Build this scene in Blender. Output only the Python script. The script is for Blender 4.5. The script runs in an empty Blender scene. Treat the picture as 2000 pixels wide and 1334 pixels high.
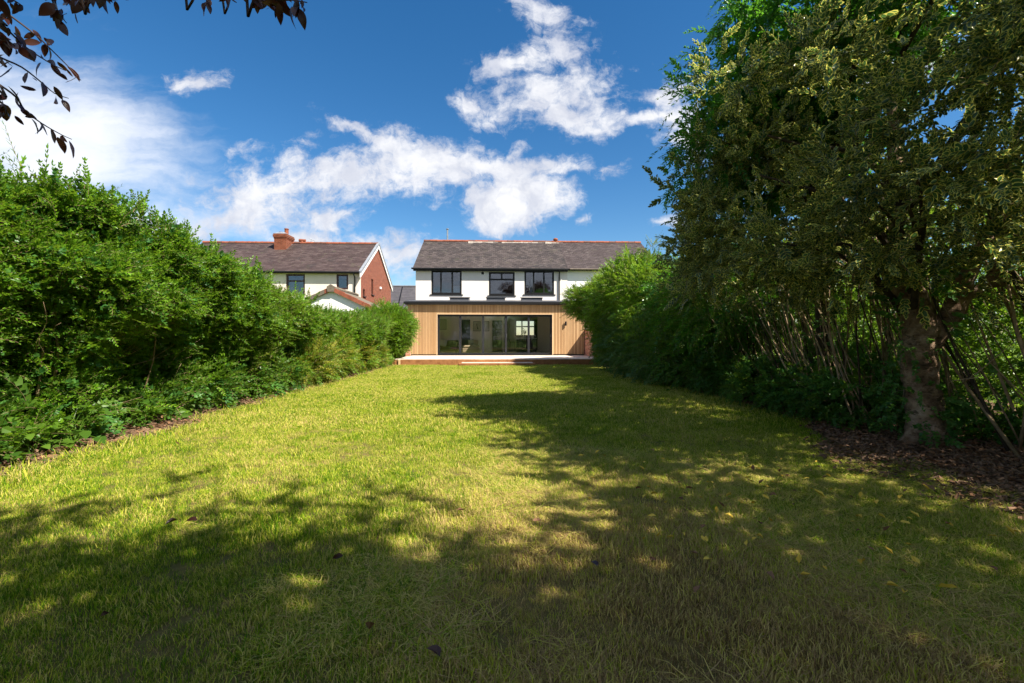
import bpy, math, random
import numpy as np
from mathutils import Vector, Matrix, Euler

random.seed(7); rng = np.random.default_rng(11)
R = math.radians
scene = bpy.context.scene
COL = scene.collection

# ------------------------------------------------------------------ camera
CAM_Z = 1.25; FOC = 889.0; YAW = R(2.25); HOR = 660.0
cam_d = bpy.data.cameras.new('camera'); cam = bpy.data.objects.new('camera', cam_d); COL.objects.link(cam)
cam_d.sensor_width = 36.0; cam_d.lens = 36.0 * FOC / 2000.0
cam_d.shift_y = -(667.0 - HOR) / 2000.0
cam_d.clip_start = 0.05; cam_d.clip_end = 3000
cam.location = (0, 0, CAM_Z); cam.rotation_euler = (R(90), 0, -YAW)
scene.camera = cam

SUN_EL, SUN_AZ = R(48), R(54)            # azimuth from -Y (behind the camera) towards +X
SUN = Vector((math.cos(SUN_EL) * math.sin(SUN_AZ), -math.cos(SUN_EL) * math.cos(SUN_AZ), math.sin(SUN_EL)))

def P(px, py, Y):
    """point of the place seen at photo pixel (px, py) on the plane y = Y"""
    u = (px - 1000.0) / FOC; v = (HOR - py) / FOC
    t = Y / (math.cos(YAW) - u * math.sin(YAW))
    return Vector((t * (u * math.cos(YAW) + math.sin(YAW)), Y, CAM_Z + v * t))
def PG(px, py, z=0.0):
    u = (px - 1000.0) / FOC; v = (HOR - py) / FOC
    t = (z - CAM_Z) / v
    return Vector((t * (u * math.cos(YAW) + math.sin(YAW)), t * (math.cos(YAW) - u * math.sin(YAW)), z))

# ------------------------------------------------------------------ node helpers
class NT:
    def __init__(s, tree): s.t = tree; s.n = tree.nodes; s.l = tree.links
    def add(s, typ, **kw):
        n = s.n.new(typ)
        for k, v in kw.items():
            if k.startswith('i_'):
                key = k[2:]; key = int(key) if key.isdigit() else key.replace('_', ' ')
                s.put(n.inputs[key], v)
            else: setattr(n, k, v)
        return n
    def put(s, sock, v):
        if isinstance(v, bpy.types.NodeSocket): s.l.new(v, sock)
        elif isinstance(v, bpy.types.Node): s.l.new(v.outputs[0], sock)
        else: sock.default_value = v
    def math(s, op, a, b=None, c=None, clamp=False):
        n = s.n.new('ShaderNodeMath'); n.operation = op; n.use_clamp = clamp
        s.put(n.inputs[0], a)
        if b is not None: s.put(n.inputs[1], b)
        if c is not None: s.put(n.inputs[2], c)
        return n.outputs[0]
    def vmath(s, op, a, b=None):
        n = s.n.new('ShaderNodeVectorMath'); n.operation = op
        s.put(n.inputs[0], a)
        if b is not None: s.put(n.inputs[1], b)
        return n.outputs[1] if op in ('LENGTH', 'DOT_PRODUCT', 'DISTANCE') else n.outputs[0]
    def mix(s, f, a, b, blend='MIX'):
        n = s.n.new('ShaderNodeMix'); n.data_type = 'RGBA'; n.blend_type = blend
        s.put(n.inputs[0], f); s.put(n.inputs[6], a); s.put(n.inputs[7], b)
        return n.outputs[2]
    def noise(s, vec, scale, detail=4, rough=.55, dist=0.0):
        n = s.n.new('ShaderNodeTexNoise')
        if vec is not None: s.put(n.inputs['Vector'], vec)
        n.inputs['Scale'].default_value = scale; n.inputs['Detail'].default_value = detail
        n.inputs['Roughness'].default_value = rough; n.inputs['Distortion'].default_value = dist
        return n
    def ramp(s, f, stops, interp='LINEAR'):
        n = s.n.new('ShaderNodeValToRGB'); s.put(n.inputs[0], f); cr = n.color_ramp; cr.interpolation = interp
        while len(cr.elements) < len(stops): cr.elements.new(0.5)
        for e, (p, c) in zip(cr.elements, stops):
            e.position = p; e.color = (c, c, c, 1) if isinstance(c, (int, float)) else (*c, 1)
        return n.outputs[0]
    def smooth(s, x, a, b):
        n = s.n.new('ShaderNodeMapRange'); n.interpolation_type = 'SMOOTHSTEP'
        s.put(n.inputs[0], x); n.inputs[1].default_value = a; n.inputs[2].default_value = b
        return n.outputs[0]

# ------------------------------------------------------------------ world: sky and clouds
world = bpy.data.worlds.new('World'); scene.world = world; world.use_nodes = True
W = NT(world.node_tree)
for n in list(W.n): W.n.remove(n)
sky = W.add('ShaderNodeTexSky', sky_type='NISHITA', sun_disc=False)
sky.sun_elevation = SUN_EL; sky.sun_rotation = math.pi - SUN_AZ
sky.air_density = 1.0; sky.dust_density = 0.3; sky.ozone_density = 2.2; sky.altitude = 30
SKY_STRENGTH = 0.067
tc = W.add('ShaderNodeTexCoord'); D = W.vmath('NORMALIZE', tc.outputs['Generated'])
sep = W.add('ShaderNodeSeparateXYZ', i_0=D)
front = W.smooth(sep.outputs[1], 0.10, 0.30)
ysafe = W.math('MAXIMUM', sep.outputs[1], 0.08)
u_ = W.math('DIVIDE', sep.outputs[0], ysafe); v_ = W.math('DIVIDE', sep.outputs[2], ysafe)
uv0 = W.add('ShaderNodeCombineXYZ', i_0=u_, i_1=v_, i_2=0.0).outputs[0]
warp = W.noise(uv0, 3.2, 5, .6).outputs[1]
w1 = W.vmath('SUBTRACT', warp, (0.5, 0.5, 0.5)); w1 = W.vmath('MULTIPLY', w1, (0.16, 0.10, 0.0))
uv = W.vmath('ADD', uv0, w1)
warpb = W.noise(uv0, 13.0, 5, .62).outputs[1]
w2 = W.vmath('MULTIPLY', W.vmath('SUBTRACT', warpb, (0.5, 0.5, 0.5)), (0.055, 0.045, 0.0))
uv = W.vmath('ADD', uv, w2)
def blob(cx, cy, rx, ry, rot, amp, co=None):
    c = P(cx, cy, 1.0)
    m = W.add('ShaderNodeMapping', vector_type='TEXTURE')
    W.put(m.inputs['Vector'], uv if co is None else co)
    m.inputs['Location'].default_value = (c.x, c.z - CAM_Z, 0)
    m.inputs['Rotation'].default_value = (0, 0, R(rot))
    m.inputs['Scale'].default_value = (rx / FOC, ry / FOC, 1)
    ln = W.vmath('LENGTH', m.outputs[0])
    return W.math('MULTIPLY', W.math('SUBTRACT', 1.0, ln), amp)
def field(blobs, co=None):
    acc = None
    for b in blobs:
        o = blob(*b, co=co)
        if acc is None: acc = o
        else:
            acc = W.math('SMOOTH_MAX', acc, o, 0.12)
    return W.math('MAXIMUM', acc, -0.6)
# (centre x, centre y, radius x, radius y in photo pixels, tilt, strength)
cumulus = [
    (1060, 190, 190, 70, 8, .85), (1090, 95, 110, 60, -35, .6), (1010, 125, 120, 36, 12, .7), (1100, 215, 220, 55, -10, 1.0),
    (1250, 235, 150, 30, 8, .85), (1290, 185, 95, 30, 20, .8), (1330, 270, 80, 60, 0, .85), (930, 210, 90, 40, -30, .7), (1150, 250, 120, 36, 0, .8),
    (700, 350, 230, 70, 0, 1.0), (850, 320, 210, 60, -8, 1.1), (520, 380, 190, 85, 5, .8), (960, 330, 190, 36, 0, .9),
    (1070, 325, 130, 26, 2, .8), (690, 265, 130, 28, -22, .8), (760, 290, 110, 55, -20, .8), (650, 425, 110, 34, 0, .8), (430, 425, 120, 40, 0, .6),
    (560, 325, 120, 50, 20, .5),
    (1020, 385, 140, 62, 4, 1.4), (960, 405, 75, 52, 0, 1.3), (1000, 420, 85, 50, 0, 1.3), (1075, 375, 85, 40, 0, 1.0),
    (395, 172, 62, 36, 10, .65), (1203, 320, 42, 24, 35, .6), (800, 500, 110, 62, 0, .9), (740, 490, 110, 40, 0, .7),
    (605, 462, 70, 26, 0, .9), (1300, 440, 60, 20, 0, .6), (1130, 430, 40, 14, 20, .4), (1020, 295, 55, 22, 30, .6),
    (250, 470, 300, 60, 0, .6), (1060, 15, 90, 34, -20, .45), (1500, 300, 170, 90, 10, .8), (-250, 350, 300, 150, 0, .8), (1750, 120, 250, 80, 15, .9),
]
veil = [(60, 250, 420, 190, -14, 1.0), (120, 320, 380, 110, -6, 1.0), (200, 430, 420, 70, 0, .7), (-300, 250, 500, 350, 0, 1.0)]
nz = W.noise(uv0, 8.0, 10, .66).outputs[0]
nzf = W.noise(uv, 26.0, 9, .68).outputs[0]
# wisps stretched along the wind
mp = W.add('ShaderNodeMapping'); W.put(mp.inputs[0], uv); mp.inputs['Rotation'].default_value = (0, 0, R(25)); mp.inputs['Scale'].default_value = (3.0, 11.0, 1)
nzs = W.noise(mp.outputs[0], 1.0, 8, .6).outputs[0]
ns = W.math('SUBTRACT', W.math('ADD', W.math('ADD', W.math('MULTIPLY', nz, 1.5), W.math('MULTIPLY', nzf, 1.3)), W.math('MULTIPLY', nzs, 1.7)), 2.31)
fc = field(cumulus)
dens_f = W.math('ADD', fc, ns)
cov_f = W.smooth(dens_f, 0.0, 0.70)
cov_v = W.smooth(W.math('ADD', field(veil, co=W.vmath('ADD', uv0, W.vmath('MULTIPLY', w1, (1.6, 1.6, 1.6)))), W.math('MULTIPLY', W.math('SUBTRACT', nzs, .5), 1.5)), 0.0, 1.0)
# unseen rest of the sky: flat broken cloud, denser to add neutral fill light
zs = W.math('ADD', W.math('ABSOLUTE', sep.outputs[2]), 0.18)
pl = W.vmath('DIVIDE', D, W.add('ShaderNodeCombineXYZ', i_0=zs, i_1=zs, i_2=zs).outputs[0])
nb = W.noise(pl, 1.1, 9, .6).outputs[0]
cov_b = W.smooth(nb, 0.38, 0.60)
cov = W.math('ADD', W.math('MULTIPLY', cov_f, front), W.math('MULTIPLY', cov_b, W.math('SUBTRACT', 1.0, front)))
# shading of the clouds: grey-lilac in thick low parts, white on top
shade = W.noise(W.vmath('ADD', uv, (0.0, 0.035, 0.0)), 9.0, 6, .6).outputs[0]
thick = W.smooth(W.math('SUBTRACT', W.math('ADD', W.math('MULTIPLY', dens_f, .45), shade), 0.0), 0.45, 1.25)
ccol = W.mix(thick, (4.3, 4.5, 5.1, 1), (6.2, 6.15, 6.1, 1))
ccol = W.mix(W.math('MULTIPLY', W.smooth(shade, .60, .36), .6), ccol, (3.3, 3.5, 4.2, 1))
hs = W.add('ShaderNodeHueSaturation'); hs.inputs['Saturation'].default_value = 1.35; hs.inputs['Value'].default_value = 0.84
W.put(hs.inputs['Color'], sky.outputs[0])
c1 = W.mix(W.math('MULTIPLY', cov_v, W.math('MULTIPLY', front, .90)), hs.outputs[0], (6.1, 6.2, 6.5, 1))
c2 = W.mix(W.math('MULTIPLY', cov, .96), c1, ccol)
lp = W.smooth(sep.outputs[2], -0.02, 0.01)
c3 = W.mix(lp, (1.2, 1.3, 1.0, 1), c2)
bg = W.add('ShaderNodeBackground', i_Color=c3, i_Strength=SKY_STRENGTH)
out = W.add('ShaderNodeOutputWorld'); W.l.new(bg.outputs[0], out.inputs[0])
try:
    world.cycles.sampling_method = 'MANUAL'; world.cycles.sample_map_resolution = 512
except Exception: pass

sun_d = bpy.data.lights.new('sun', 'SUN'); sun_d.energy = 4.6; sun_d.angle = R(0.55); sun_d.color = (1.0, 0.92, 0.79)
sun_o = bpy.data.objects.new('sun', sun_d); COL.objects.link(sun_o)
sun_o.rotation_euler = SUN.to_track_quat('Z', 'Y').to_euler()
scene.view_settings.view_transform = 'Standard'; scene.view_settings.look = 'None'
scene.view_settings.exposure = 1.45; scene.view_settings.gamma = 1.0
scene.view_settings.use_curve_mapping = False
scene.render.engine = 'CYCLES'
cy = scene.cycles
cy.max_bounces = 10; cy.diffuse_bounces = 7; cy.glossy_bounces = 3; cy.transmission_bounces = 4; cy.transparent_max_bounces = 8
cy.caustics_reflective = False; cy.caustics_refractive = False
cy.use_denoising = True; cy.sample_clamp_indirect = 6.0
try: cy.denoiser = 'OPENIMAGEDENOISE'
except Exception: pass

# ------------------------------------------------------------------ materials
def mat(name):
    m = bpy.data.materials.new(name); m.use_nodes = True
    t = NT(m.node_tree)
    for n in list(t.n): t.n.remove(n)
    return m, t
def finish(t, shader, bump=None):
    o = t.add('ShaderNodeOutputMaterial'); t.l.new(shader.outputs[0], o.inputs[0])
def pbsdf(t, color, rough=.6, metal=0.0, spec=.5, normal=None):
    b = t.add('ShaderNodeBsdfPrincipled')
    t.put(b.inputs['Base Color'], color); t.put(b.inputs['Roughness'], rough)
    b.inputs['Metallic'].default_value = metal; t.put(b.inputs['Specular IOR Level'], spec)
    if normal is not None: t.put(b.inputs['Normal'], normal)
    return b
def wpos(t):
    return t.add('ShaderNodeNewGeometry').outputs['Position']
def opos(t):
    return t.add('ShaderNodeTexCoord').outputs['Object']
def bump(t, h, strength=.3, dist=.01):
    b = t.add('ShaderNodeBump'); b.inputs['Strength'].default_value = strength; b.inputs['Distance'].default_value = dist
    t.put(b.inputs['Height'], h); return b.outputs[0]
def rgb(*c): return (*c, 1)

def simple(name, c1, c2=None, scale=8.0, rough=.6, spec=.5, metal=0.0, bs=.15, bd=.005, detail=5, island=0.0):
    m, t = mat(name)
    p = wpos(t)
    n = t.noise(p, scale, detail)
    c = t.mix(t.ramp(n.outputs[0], [(.3, 0.0), (.7, 1.0)]), rgb(*c1), rgb(*(c2 or c1)))
    if island:
        g = t.add('ShaderNodeNewGeometry').outputs['Random Per Island']
        f = t.math('MULTIPLY_ADD', g, island * 2, 1 - island)
        c = t.mix(1.0, c, t.add('ShaderNodeCombineColor', i_0=f, i_1=f, i_2=f).outputs[0], 'MULTIPLY')
    n2 = t.noise(p, scale * 6, 4)
    finish(t, pbsdf(t, c, rough, metal, spec, bump(t, n2.outputs[0], bs, bd)))
    return m

def leaf_mat(name, c1, c2, trans=(.25, .35, .04), rough=.42, tf=.38, spec=.32, old=None, oldf=.0, pscale=1.3):
    """two tones mixed per sprig and by a soft pattern in space, light passing through"""
    m, t = mat(name)
    oi = t.add('ShaderNodeObjectInfo').outputs['Random']
    ri = t.add('ShaderNodeNewGeometry').outputs['Random Per Island']
    n = t.noise(wpos(t), pscale, 3).outputs[0]
    f = t.math('ADD', t.math('MULTIPLY', oi, .55), t.math('MULTIPLY', n, .8)); f = t.math('ADD', f, t.math('MULTIPLY', ri, .35))
    f = t.smooth(f, .45, 1.25)
    c = t.mix(f, rgb(*c1), rgb(*c2))
    if old:
        c = t.mix(t.math('GREATER_THAN', t.math('FRACT', t.math('MULTIPLY', t.math('ADD', ri, oi), 17.3)), 1 - oldf), c, rgb(*old))
    b = pbsdf(t, c, rough, 0, spec)
    tr = t.add('ShaderNodeBsdfTranslucent')
    t.put(tr.inputs['Color'], t.mix(f, rgb(*[x * .55 for x in trans]), rgb(*trans)))
    mx = t.add('ShaderNodeMixShader', i_0=tf)
    t.l.new(b.outputs[0], mx.inputs[1]); t.l.new(tr.outputs[0], mx.inputs[2])
    finish(t, mx); return m

M = {}
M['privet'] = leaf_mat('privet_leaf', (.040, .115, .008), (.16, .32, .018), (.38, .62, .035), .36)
M['privet_old'] = leaf_mat('privet_leaf_shaded', (.036, .095, .010), (.095, .185, .018), (.28, .50, .03), .42)  # darker copy of the privet leaf, with shade put into the colour
M['ivy'] = leaf_mat('ivy_leaf', (.036, .13, .030), (.095, .22, .045), (.24, .52, .06), .40)
M['bramble'] = leaf_mat('bramble_leaf', (.030, .085, .010), (.090, .175, .018), (.24, .42, .03), .45)
M['yellowish'] = leaf_mat('yellow_green_leaf', (.08, .14, .012), (.26, .26, .02), (.40, .42, .03), .45)
M['pale'] = leaf_mat('pale_green_leaf', (.060, .12, .014), (.16, .20, .022), (.28, .38, .03), .45)
M['blueish'] = leaf_mat('blue_green_leaf', (.050, .125, .038), (.095, .185, .055), (.20, .42, .06), .45)
M['laurel'] = leaf_mat('glossy_leaf', (.020, .090, .012), (.055, .17, .018), (.18, .50, .03), .28, .42)
M['holly'] = leaf_mat('holly_leaf_centre', (.015, .046, .022), (.042, .10, .036), (.14, .28, .07), .30, .30, .35)
M['holly_edge'] = leaf_mat('holly_leaf_margin', (.22, .24, .06), (.74, .68, .17), (.85, .80, .17), .32, .40)
M['beech'] = leaf_mat('copper_leaf', (.028, .010, .008), (.060, .022, .012), (.11, .022, .012), .32, .30, .5)
M['dead'] = leaf_mat('dead_leaf', (.13, .060, .030), (.26, .14, .07), (.2, .1, .04), .7, .12)
M['yellow_dead'] = leaf_mat('yellow_fallen_leaf', (.58, .38, .03), (.78, .56, .08), (.4, .3, .03), .6, .2)

def grass_mat():
    m, t = mat('grass_blade')
    p = wpos(t)
    oi = t.add('ShaderNodeObjectInfo').outputs['Random']; ri = t.add('ShaderNodeNewGeometry').outputs['Random Per Island']
    big = t.noise(p, .55, 4, .6).outputs[0]; med = t.noise(p, 3.2, 4, .6).outputs[0]
    sx = t.add('ShaderNodeSeparateXYZ', i_0=p)
    # drier towards the near right corner, greener far away
    near = t.math('SUBTRACT', 1.0, t.smooth(sx.outputs[1], 1.5, 6.5))
    side = t.math('MULTIPLY', t.smooth(sx.outputs[0], -1.4, .8), t.math('SUBTRACT', 1.0, t.math('MULTIPLY', t.smooth(sx.outputs[0], 1.0, 3.0), .75)))
    dry0 = t.math('MULTIPLY', near, t.math('MULTIPLY_ADD', side, .58, .0))
    f = t.math('ADD', t.math('ADD', t.math('MULTIPLY', big, .75), t.math('MULTIPLY', med, .66)), t.math('MULTIPLY', ri, .86))
    f = t.math('SUBTRACT', t.math('ADD', f, t.math('ADD', dry0, t.math('MULTIPLY', oi, .20))), .345)
    c = t.ramp(t.math('MULTIPLY', f, .5), [(.28, (.040, .135, .004)), (.42, (.22, .37, .010)), (.52, (.48, .50, .038)), (.61, (.68, .57, .17)), (.76, (.54, .37, .17)), (.90, (.19, .11, .05))])
    b = pbsdf(t, c, .65, 0, .12)
    tr = t.add('ShaderNodeBsdfTranslucent'); t.put(tr.inputs['Color'], t.mix(.35, c, rgb(.22, .34, .02)))
    mx = t.add('ShaderNodeMixShader', i_0=.35); t.l.new(b.outputs[0], mx.inputs[1]); t.l.new(tr.outputs[0], mx.inputs[2])
    finish(t, mx); return m
M['grass'] = grass_mat()
def lawn_mat():
    m, t = mat('lawn_soil')
    p = wpos(t)
    big = t.noise(p, .55, 4, .6).outputs[0]; fine = t.noise(p, 34.0, 6, .7).outputs[0]
    c = t.mix(t.ramp(t.math('ADD', t.math('MULTIPLY', big, .6), t.math('MULTIPLY', fine, .5)), [(.38, 0.0), (.7, 1.0)]), rgb(.075, .085, .014), rgb(.19, .13, .05))
    # bare earth and litter along both hedges and under the trees
    sx = t.add('ShaderNodeSeparateXYZ', i_0=p)
    ax = t.math('ABSOLUTE', sx.outputs[0])
    e = t.math('ADD', ax, t.math('MULTIPLY', t.math('SUBTRACT', t.noise(p, 1.6, 4).outputs[0], .5), .7))
    edge = t.smooth(e, 4.15, 4.45)
    soil = t.mix(t.ramp(fine, [(.35, 0.0), (.65, 1.0)]), rgb(.045, .026, .015), rgb(.17, .10, .06))
    c = t.mix(edge, c, soil)
    finish(t, pbsdf(t, c, .9, 0, .2, bump(t, fine, .8, .02))); return m
M['lawn'] = lawn_mat()
M['litter'] = simple('bark_litter', (.075, .045, .028), (.22, .14, .09), 22, .85, .2, island=.45)
M['bark_pale'] = simple('pale_bark', (.085, .060, .042), (.17, .125, .090), 7, .85, .25, bs=.8, bd=.02)
def bark_trunk_mat():
    m, t = mat('scarred_bark'); p = wpos(t)
    n = t.noise(p, 5.0, 6, .65).outputs[0]
    mp = t.add('ShaderNodeMapping'); t.put(mp.inputs[0], p); mp.inputs['Scale'].default_value = (9, 9, 26)
    rings = t.noise(mp.outputs[0], 1.0, 6, .7, .6).outputs[0]
    big = t.noise(p, 2.3, 4, .6).outputs[0]
    c = t.ramp(n, [(.32, (.09, .055, .035)), (.48, (.24, .155, .10)), (.60, (.40, .285, .20)), (.75, (.52, .41, .32))])
    c = t.mix(t.math('MULTIPLY', t.smooth(rings, .52, .66), .75), c, rgb(.022, .014, .010))
    c = t.mix(t.math('MULTIPLY', t.smooth(big, .54, .68), .6), c, rgb(.035, .045, .018))
    h = t.math('ADD', t.math('MULTIPLY', rings, .7), n)
    finish(t, pbsdf(t, c, .9, 0, .15, bump(t, h, 1.0, .05))); return m
M['bark_trunk'] = bark_trunk_mat()
M['bark_dark'] = simple('dark_bark', (.030, .022, .015), (.075, .055, .036), 10, .9, .2, bs=.8, bd=.02)
M['stem'] = simple('hedge_stem', (.12, .085, .045), (.28, .20, .11), 14, .8, .25, bs=.5)
M['dry_stem'] = simple('dry_stem', (.28, .18, .11), (.46, .34, .21), 14, .8, .25)
M['twig'] = simple('beech_twig', (.030, .018, .014), (.055, .034, .026), 20, .7, .3)

def render_mat(name, c):
    m, t = mat(name); p = wpos(t)
    n = t.noise(p, 1.4, 5).outputs[0]
    mp = t.add('ShaderNodeMapping'); t.put(mp.inputs[0], p); mp.inputs['Scale'].default_value = (3.5, 3.5, .35)
    st = t.noise(mp.outputs[0], 1.2, 5, .65).outputs[0]
    cc = t.mix(t.ramp(n, [(.35, 0.0), (.7, 1.0)]), rgb(*[x * .93 for x in c]), rgb(*c))
    cc = t.mix(t.math('MULTIPLY', t.smooth(st, .54, .78), .20), cc, rgb(c[0] * .72, c[1] * .68, c[2] * .62))
    finish(t, pbsdf(t, cc, .85, 0, .25, bump(t, t.noise(p, 60, 3).outputs[0], .25, .004))); return m
M['render_white'] = render_mat('white_render', (.70, .66, .63))
M['render_pure'] = render_mat('bright_white_render', (.80, .80, .79))
M['render_cream'] = render_mat('cream_render', (.74, .655, .585))
M['black'] = simple('black_aluminium', (.007, .007, .008), (.010, .010, .011), 5, .45, .3, bs=.03)
M['charcoal'] = simple('charcoal_flashing', (.055, .057, .068), (.085, .088, .10), 3, .5, .5, bs=.05)
M['grey_frame'] = simple('anthracite_frame', (.013, .014, .017), (.019, .020, .024), 5, .45, .35, bs=.03)
M['brown_frame'] = simple('brown_frame', (.040, .014, .011), (.055, .020, .015), 5, .4, .5, bs=.03)
M['white_paint'] = simple('white_paint', (.74, .74, .74), (.8, .8, .79), 4, .5, .4, bs=.05)
M['lead'] = simple('lead_flashing', (.16, .18, .21), (.26, .28, .32), 6, .55, .5, bs=.2)
M['steel'] = simple('flue_steel', (.30, .32, .34), (.42, .44, .46), 6, .35, .5, metal=.8, bs=.1)
M['terracotta'] = simple('terracotta', (.17, .050, .028), (.28, .090, .05), 5, .8, .3, bs=.4)
M['terracotta_old'] = simple('old_terracotta', (.10, .045, .035), (.18, .075, .05), 5, .8, .3)
M['clay_dark'] = simple('weathered_clay', (.10, .085, .065), (.17, .14, .11), 6, .85, .2, bs=.4)
M['mortar'] = simple('pale_mortar', (.42, .36, .32), (.62, .56, .52), 10, .9, .2, bs=.5)
M['sleeper'] = simple('timber_sleeper', (.20, .082, .030), (.34, .155, .062), 6, .75, .25, bs=.4)
M['paving'] = simple('porcelain_paving', (.55, .46, .38), (.66, .57, .49), 3, .6, .35, bs=.08)
M['cut_timber'] = simple('cut_timber', (.50, .33, .17), (.60, .42, .24), 9, .8, .2)
M['inner_wall'] = simple('interior_plaster', (.86, .78, .67), (.88, .80, .70), 1.5, .9, .2, bs=.03)
M['ceiling'] = simple('ceiling_paint', (.84, .82, .78), (.86, .84, .80), 1.5, .9, .2, bs=.02)
M['floor'] = simple('pale_floor_tile', (.66, .63, .59), (.70, .67, .63), 1.5, .35, .5, bs=.03)
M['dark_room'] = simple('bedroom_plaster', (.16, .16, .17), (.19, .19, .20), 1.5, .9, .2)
M['dark_door'] = simple('black_door', (.010, .010, .011), (.014, .014, .015), 2, .45, .4)
M['sofa'] = simple('brown_sofa_cloth', (.10, .065, .045), (.14, .09, .065), 20, .9, .2)
M['cushion'] = simple('white_cushion', (.55, .52, .48), (.62, .60, .56), 20, .9, .2)
M['cushion_grey'] = simple('grey_cushion', (.22, .20, .18), (.28, .26, .24), 20, .9, .2)
M['pouf'] = simple('tan_cloth', (.33, .25, .16), (.40, .31, .21), 20, .9, .2)
M['island'] = simple('navy_cabinet', (.016, .018, .024), (.022, .024, .030), 3, .45, .4)
M['worktop'] = simple('white_worktop', (.62, .60, .56), (.68, .66, .62), 6, .3, .5, bs=.02)
M['wood_chair'] = simple('oak_wood', (.28, .17, .09), (.36, .23, .13), 12, .6, .3)
M['paper'] = simple('picture_paper', (.50, .46, .38), (.54, .50, .42), 3, .8, .2)
M['curtain'] = simple('white_curtain', (.62, .62, .60), (.70, .70, .68), 4, .9, .2)
M['curtain_dark'] = simple('dark_curtain', (.03, .035, .04), (.05, .055, .06), 4, .9, .2)
M['china'] = simple('white_china', (.75, .75, .74), (.8, .8, .8), 4, .3, .5)

def glass_mat(name, tint, gloss=.06, ior=1.5):
    m, t = mat(name)
    tr = t.add('ShaderNodeBsdfTransparent', i_Color=rgb(*tint)); gl = t.add('ShaderNodeBsdfGlossy', i_Color=rgb(.95, .97, 1.0), i_Roughness=.0)
    fr = t.add('ShaderNodeFresnel', i_IOR=ior)
    f = t.math('ADD', t.math('MULTIPLY', fr.outputs[0], 1.6), gloss, clamp=True)
    mx = t.add('ShaderNodeMixShader', i_0=f); t.l.new(tr.outputs[0], mx.inputs[1]); t.l.new(gl.outputs[0], mx.inputs[2])
    finish(t, mx); return m
M['glass'] = glass_mat('door_glass', (.985, .99, .985), .0)
M['glass_upper'] = glass_mat('window_glass', (.75, .78, .80), .04)

def cladding_mat():
    m, t = mat('cedar_cladding'); p = wpos(t)
    mp = t.add('ShaderNodeMapping'); t.put(mp.inputs[0], p); mp.inputs['Scale'].default_value = (14, 14, 1.2)
    n = t.noise(mp.outputs[0], 2.0, 5, .6).outputs[0]
    ri = t.add('ShaderNodeNewGeometry').outputs['Random Per Island']
    f = t.math('ADD', t.math('MULTIPLY', n, .6), t.math('MULTIPLY', ri, .5))
    c = t.mix(t.ramp(f, [(.3, 0.0), (.8, 1.0)]), rgb(.37, .22, .105), rgb(.52, .335, .175))
    finish(t, pbsdf(t, c, .7, 0, .25, bump(t, n, .2, .004))); return m
M['cladding'] = cladding_mat()
M['clad_gap'] = simple('cladding_backing', (.045, .024, .014), (.06, .032, .018), 4, .9, .1)

def slate_mat(name, a, b, lich=.5, dark=(.035, .03, .032)):
    m, t = mat(name); p = wpos(t)
    ri = t.add('ShaderNodeNewGeometry').outputs['Random Per Island']
    n = t.noise(p, .9, 5, .65).outputs[0]
    mp = t.add('ShaderNodeMapping'); t.put(mp.inputs[0], p); mp.inputs['Scale'].default_value = (2.2, 6, 6)
    n2 = t.noise(mp.outputs[0], 2.0, 6, .7).outputs[0]
    c = t.mix(t.ramp(ri, [(.0, 0.0), (1.0, 1.0)]), rgb(*a), rgb(*b))
    c = t.mix(t.smooth(n, .5, .72), c, rgb(*dark))
    c = t.mix(t.math('MULTIPLY', t.smooth(t.math('ADD', n2, t.math('MULTIPLY', ri, .12)), .62, .80), lich), c, rgb(.22, .20, .18))
    c = t.mix(t.math('MULTIPLY', t.smooth(t.noise(p, 2.3, 5, .65).outputs[0], .56, .72), .35), c, rgb(.13, .13, .075))
    finish(t, pbsdf(t, c, .62, 0, .4, bump(t, n2, .3, .006))); return m
M['slate'] = slate_mat('old_slate', (.045, .036, .035), (.088, .070, .067), .40, (.030, .027, .027))
M['slate_left'] = slate_mat('brown_slate', (.050, .032, .031), (.084, .058, .055), .30, (.038, .028, .027))
M['tile_grey'] = slate_mat('grey_roof_tile', (.055, .052, .060), (.075, .070, .080), .1, (.05, .047, .054))

def brick_mat(name, a, b, mortar=(.30, .23, .19), scale=1.0, axis='y', rot=False):
    m, t = mat(name); p = wpos(t)
    s = t.add('ShaderNodeSeparateXYZ', i_0=p)
    hor = t.math('ADD', s.outputs[0], s.outputs[1])
    co = t.add('ShaderNodeCombineXYZ', i_0=hor, i_1=s.outputs[2], i_2=0.0).outputs[0]
    bt = t.add('ShaderNodeTexBrick'); t.put(bt.inputs['Vector'], co)
    bt.inputs['Scale'].default_value = 1.0; bt.inputs['Brick Width'].default_value = .225 * scale; bt.inputs['Row Height'].default_value = .075 * scale
    bt.inputs['Mortar Size'].default_value = .008; bt.inputs['Mortar Smooth'].default_value = .3
    bt.inputs['Color1'].default_value = rgb(*a); bt.inputs['Color2'].default_value = rgb(*b); bt.inputs['Mortar'].default_value = rgb(*mortar)
    n = t.noise(p, 5.0, 5, .65).outputs[0]
    c = t.mix(t.math('MULTIPLY', t.smooth(n, .5, .75), .55), bt.outputs[0], rgb(*[x * .5 for x in a]))
    finish(t, pbsdf(t, c, .85, 0, .2, bump(t, t.math('SUBTRACT', 1.0, bt.outputs[1]), .6, .008))); return m
M['brick'] = brick_mat('red_brick', (.18, .046, .026), (.26, .078, .044), (.22, .15, .12))
M['brick_orange'] = brick_mat('orange_brick', (.15, .040, .020), (.22, .064, .033), (.17, .11, .08))
M['brick_garden'] = brick_mat('garden_brick', (.40, .15, .10), (.50, .22, .15), (.5, .4, .33))

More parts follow.
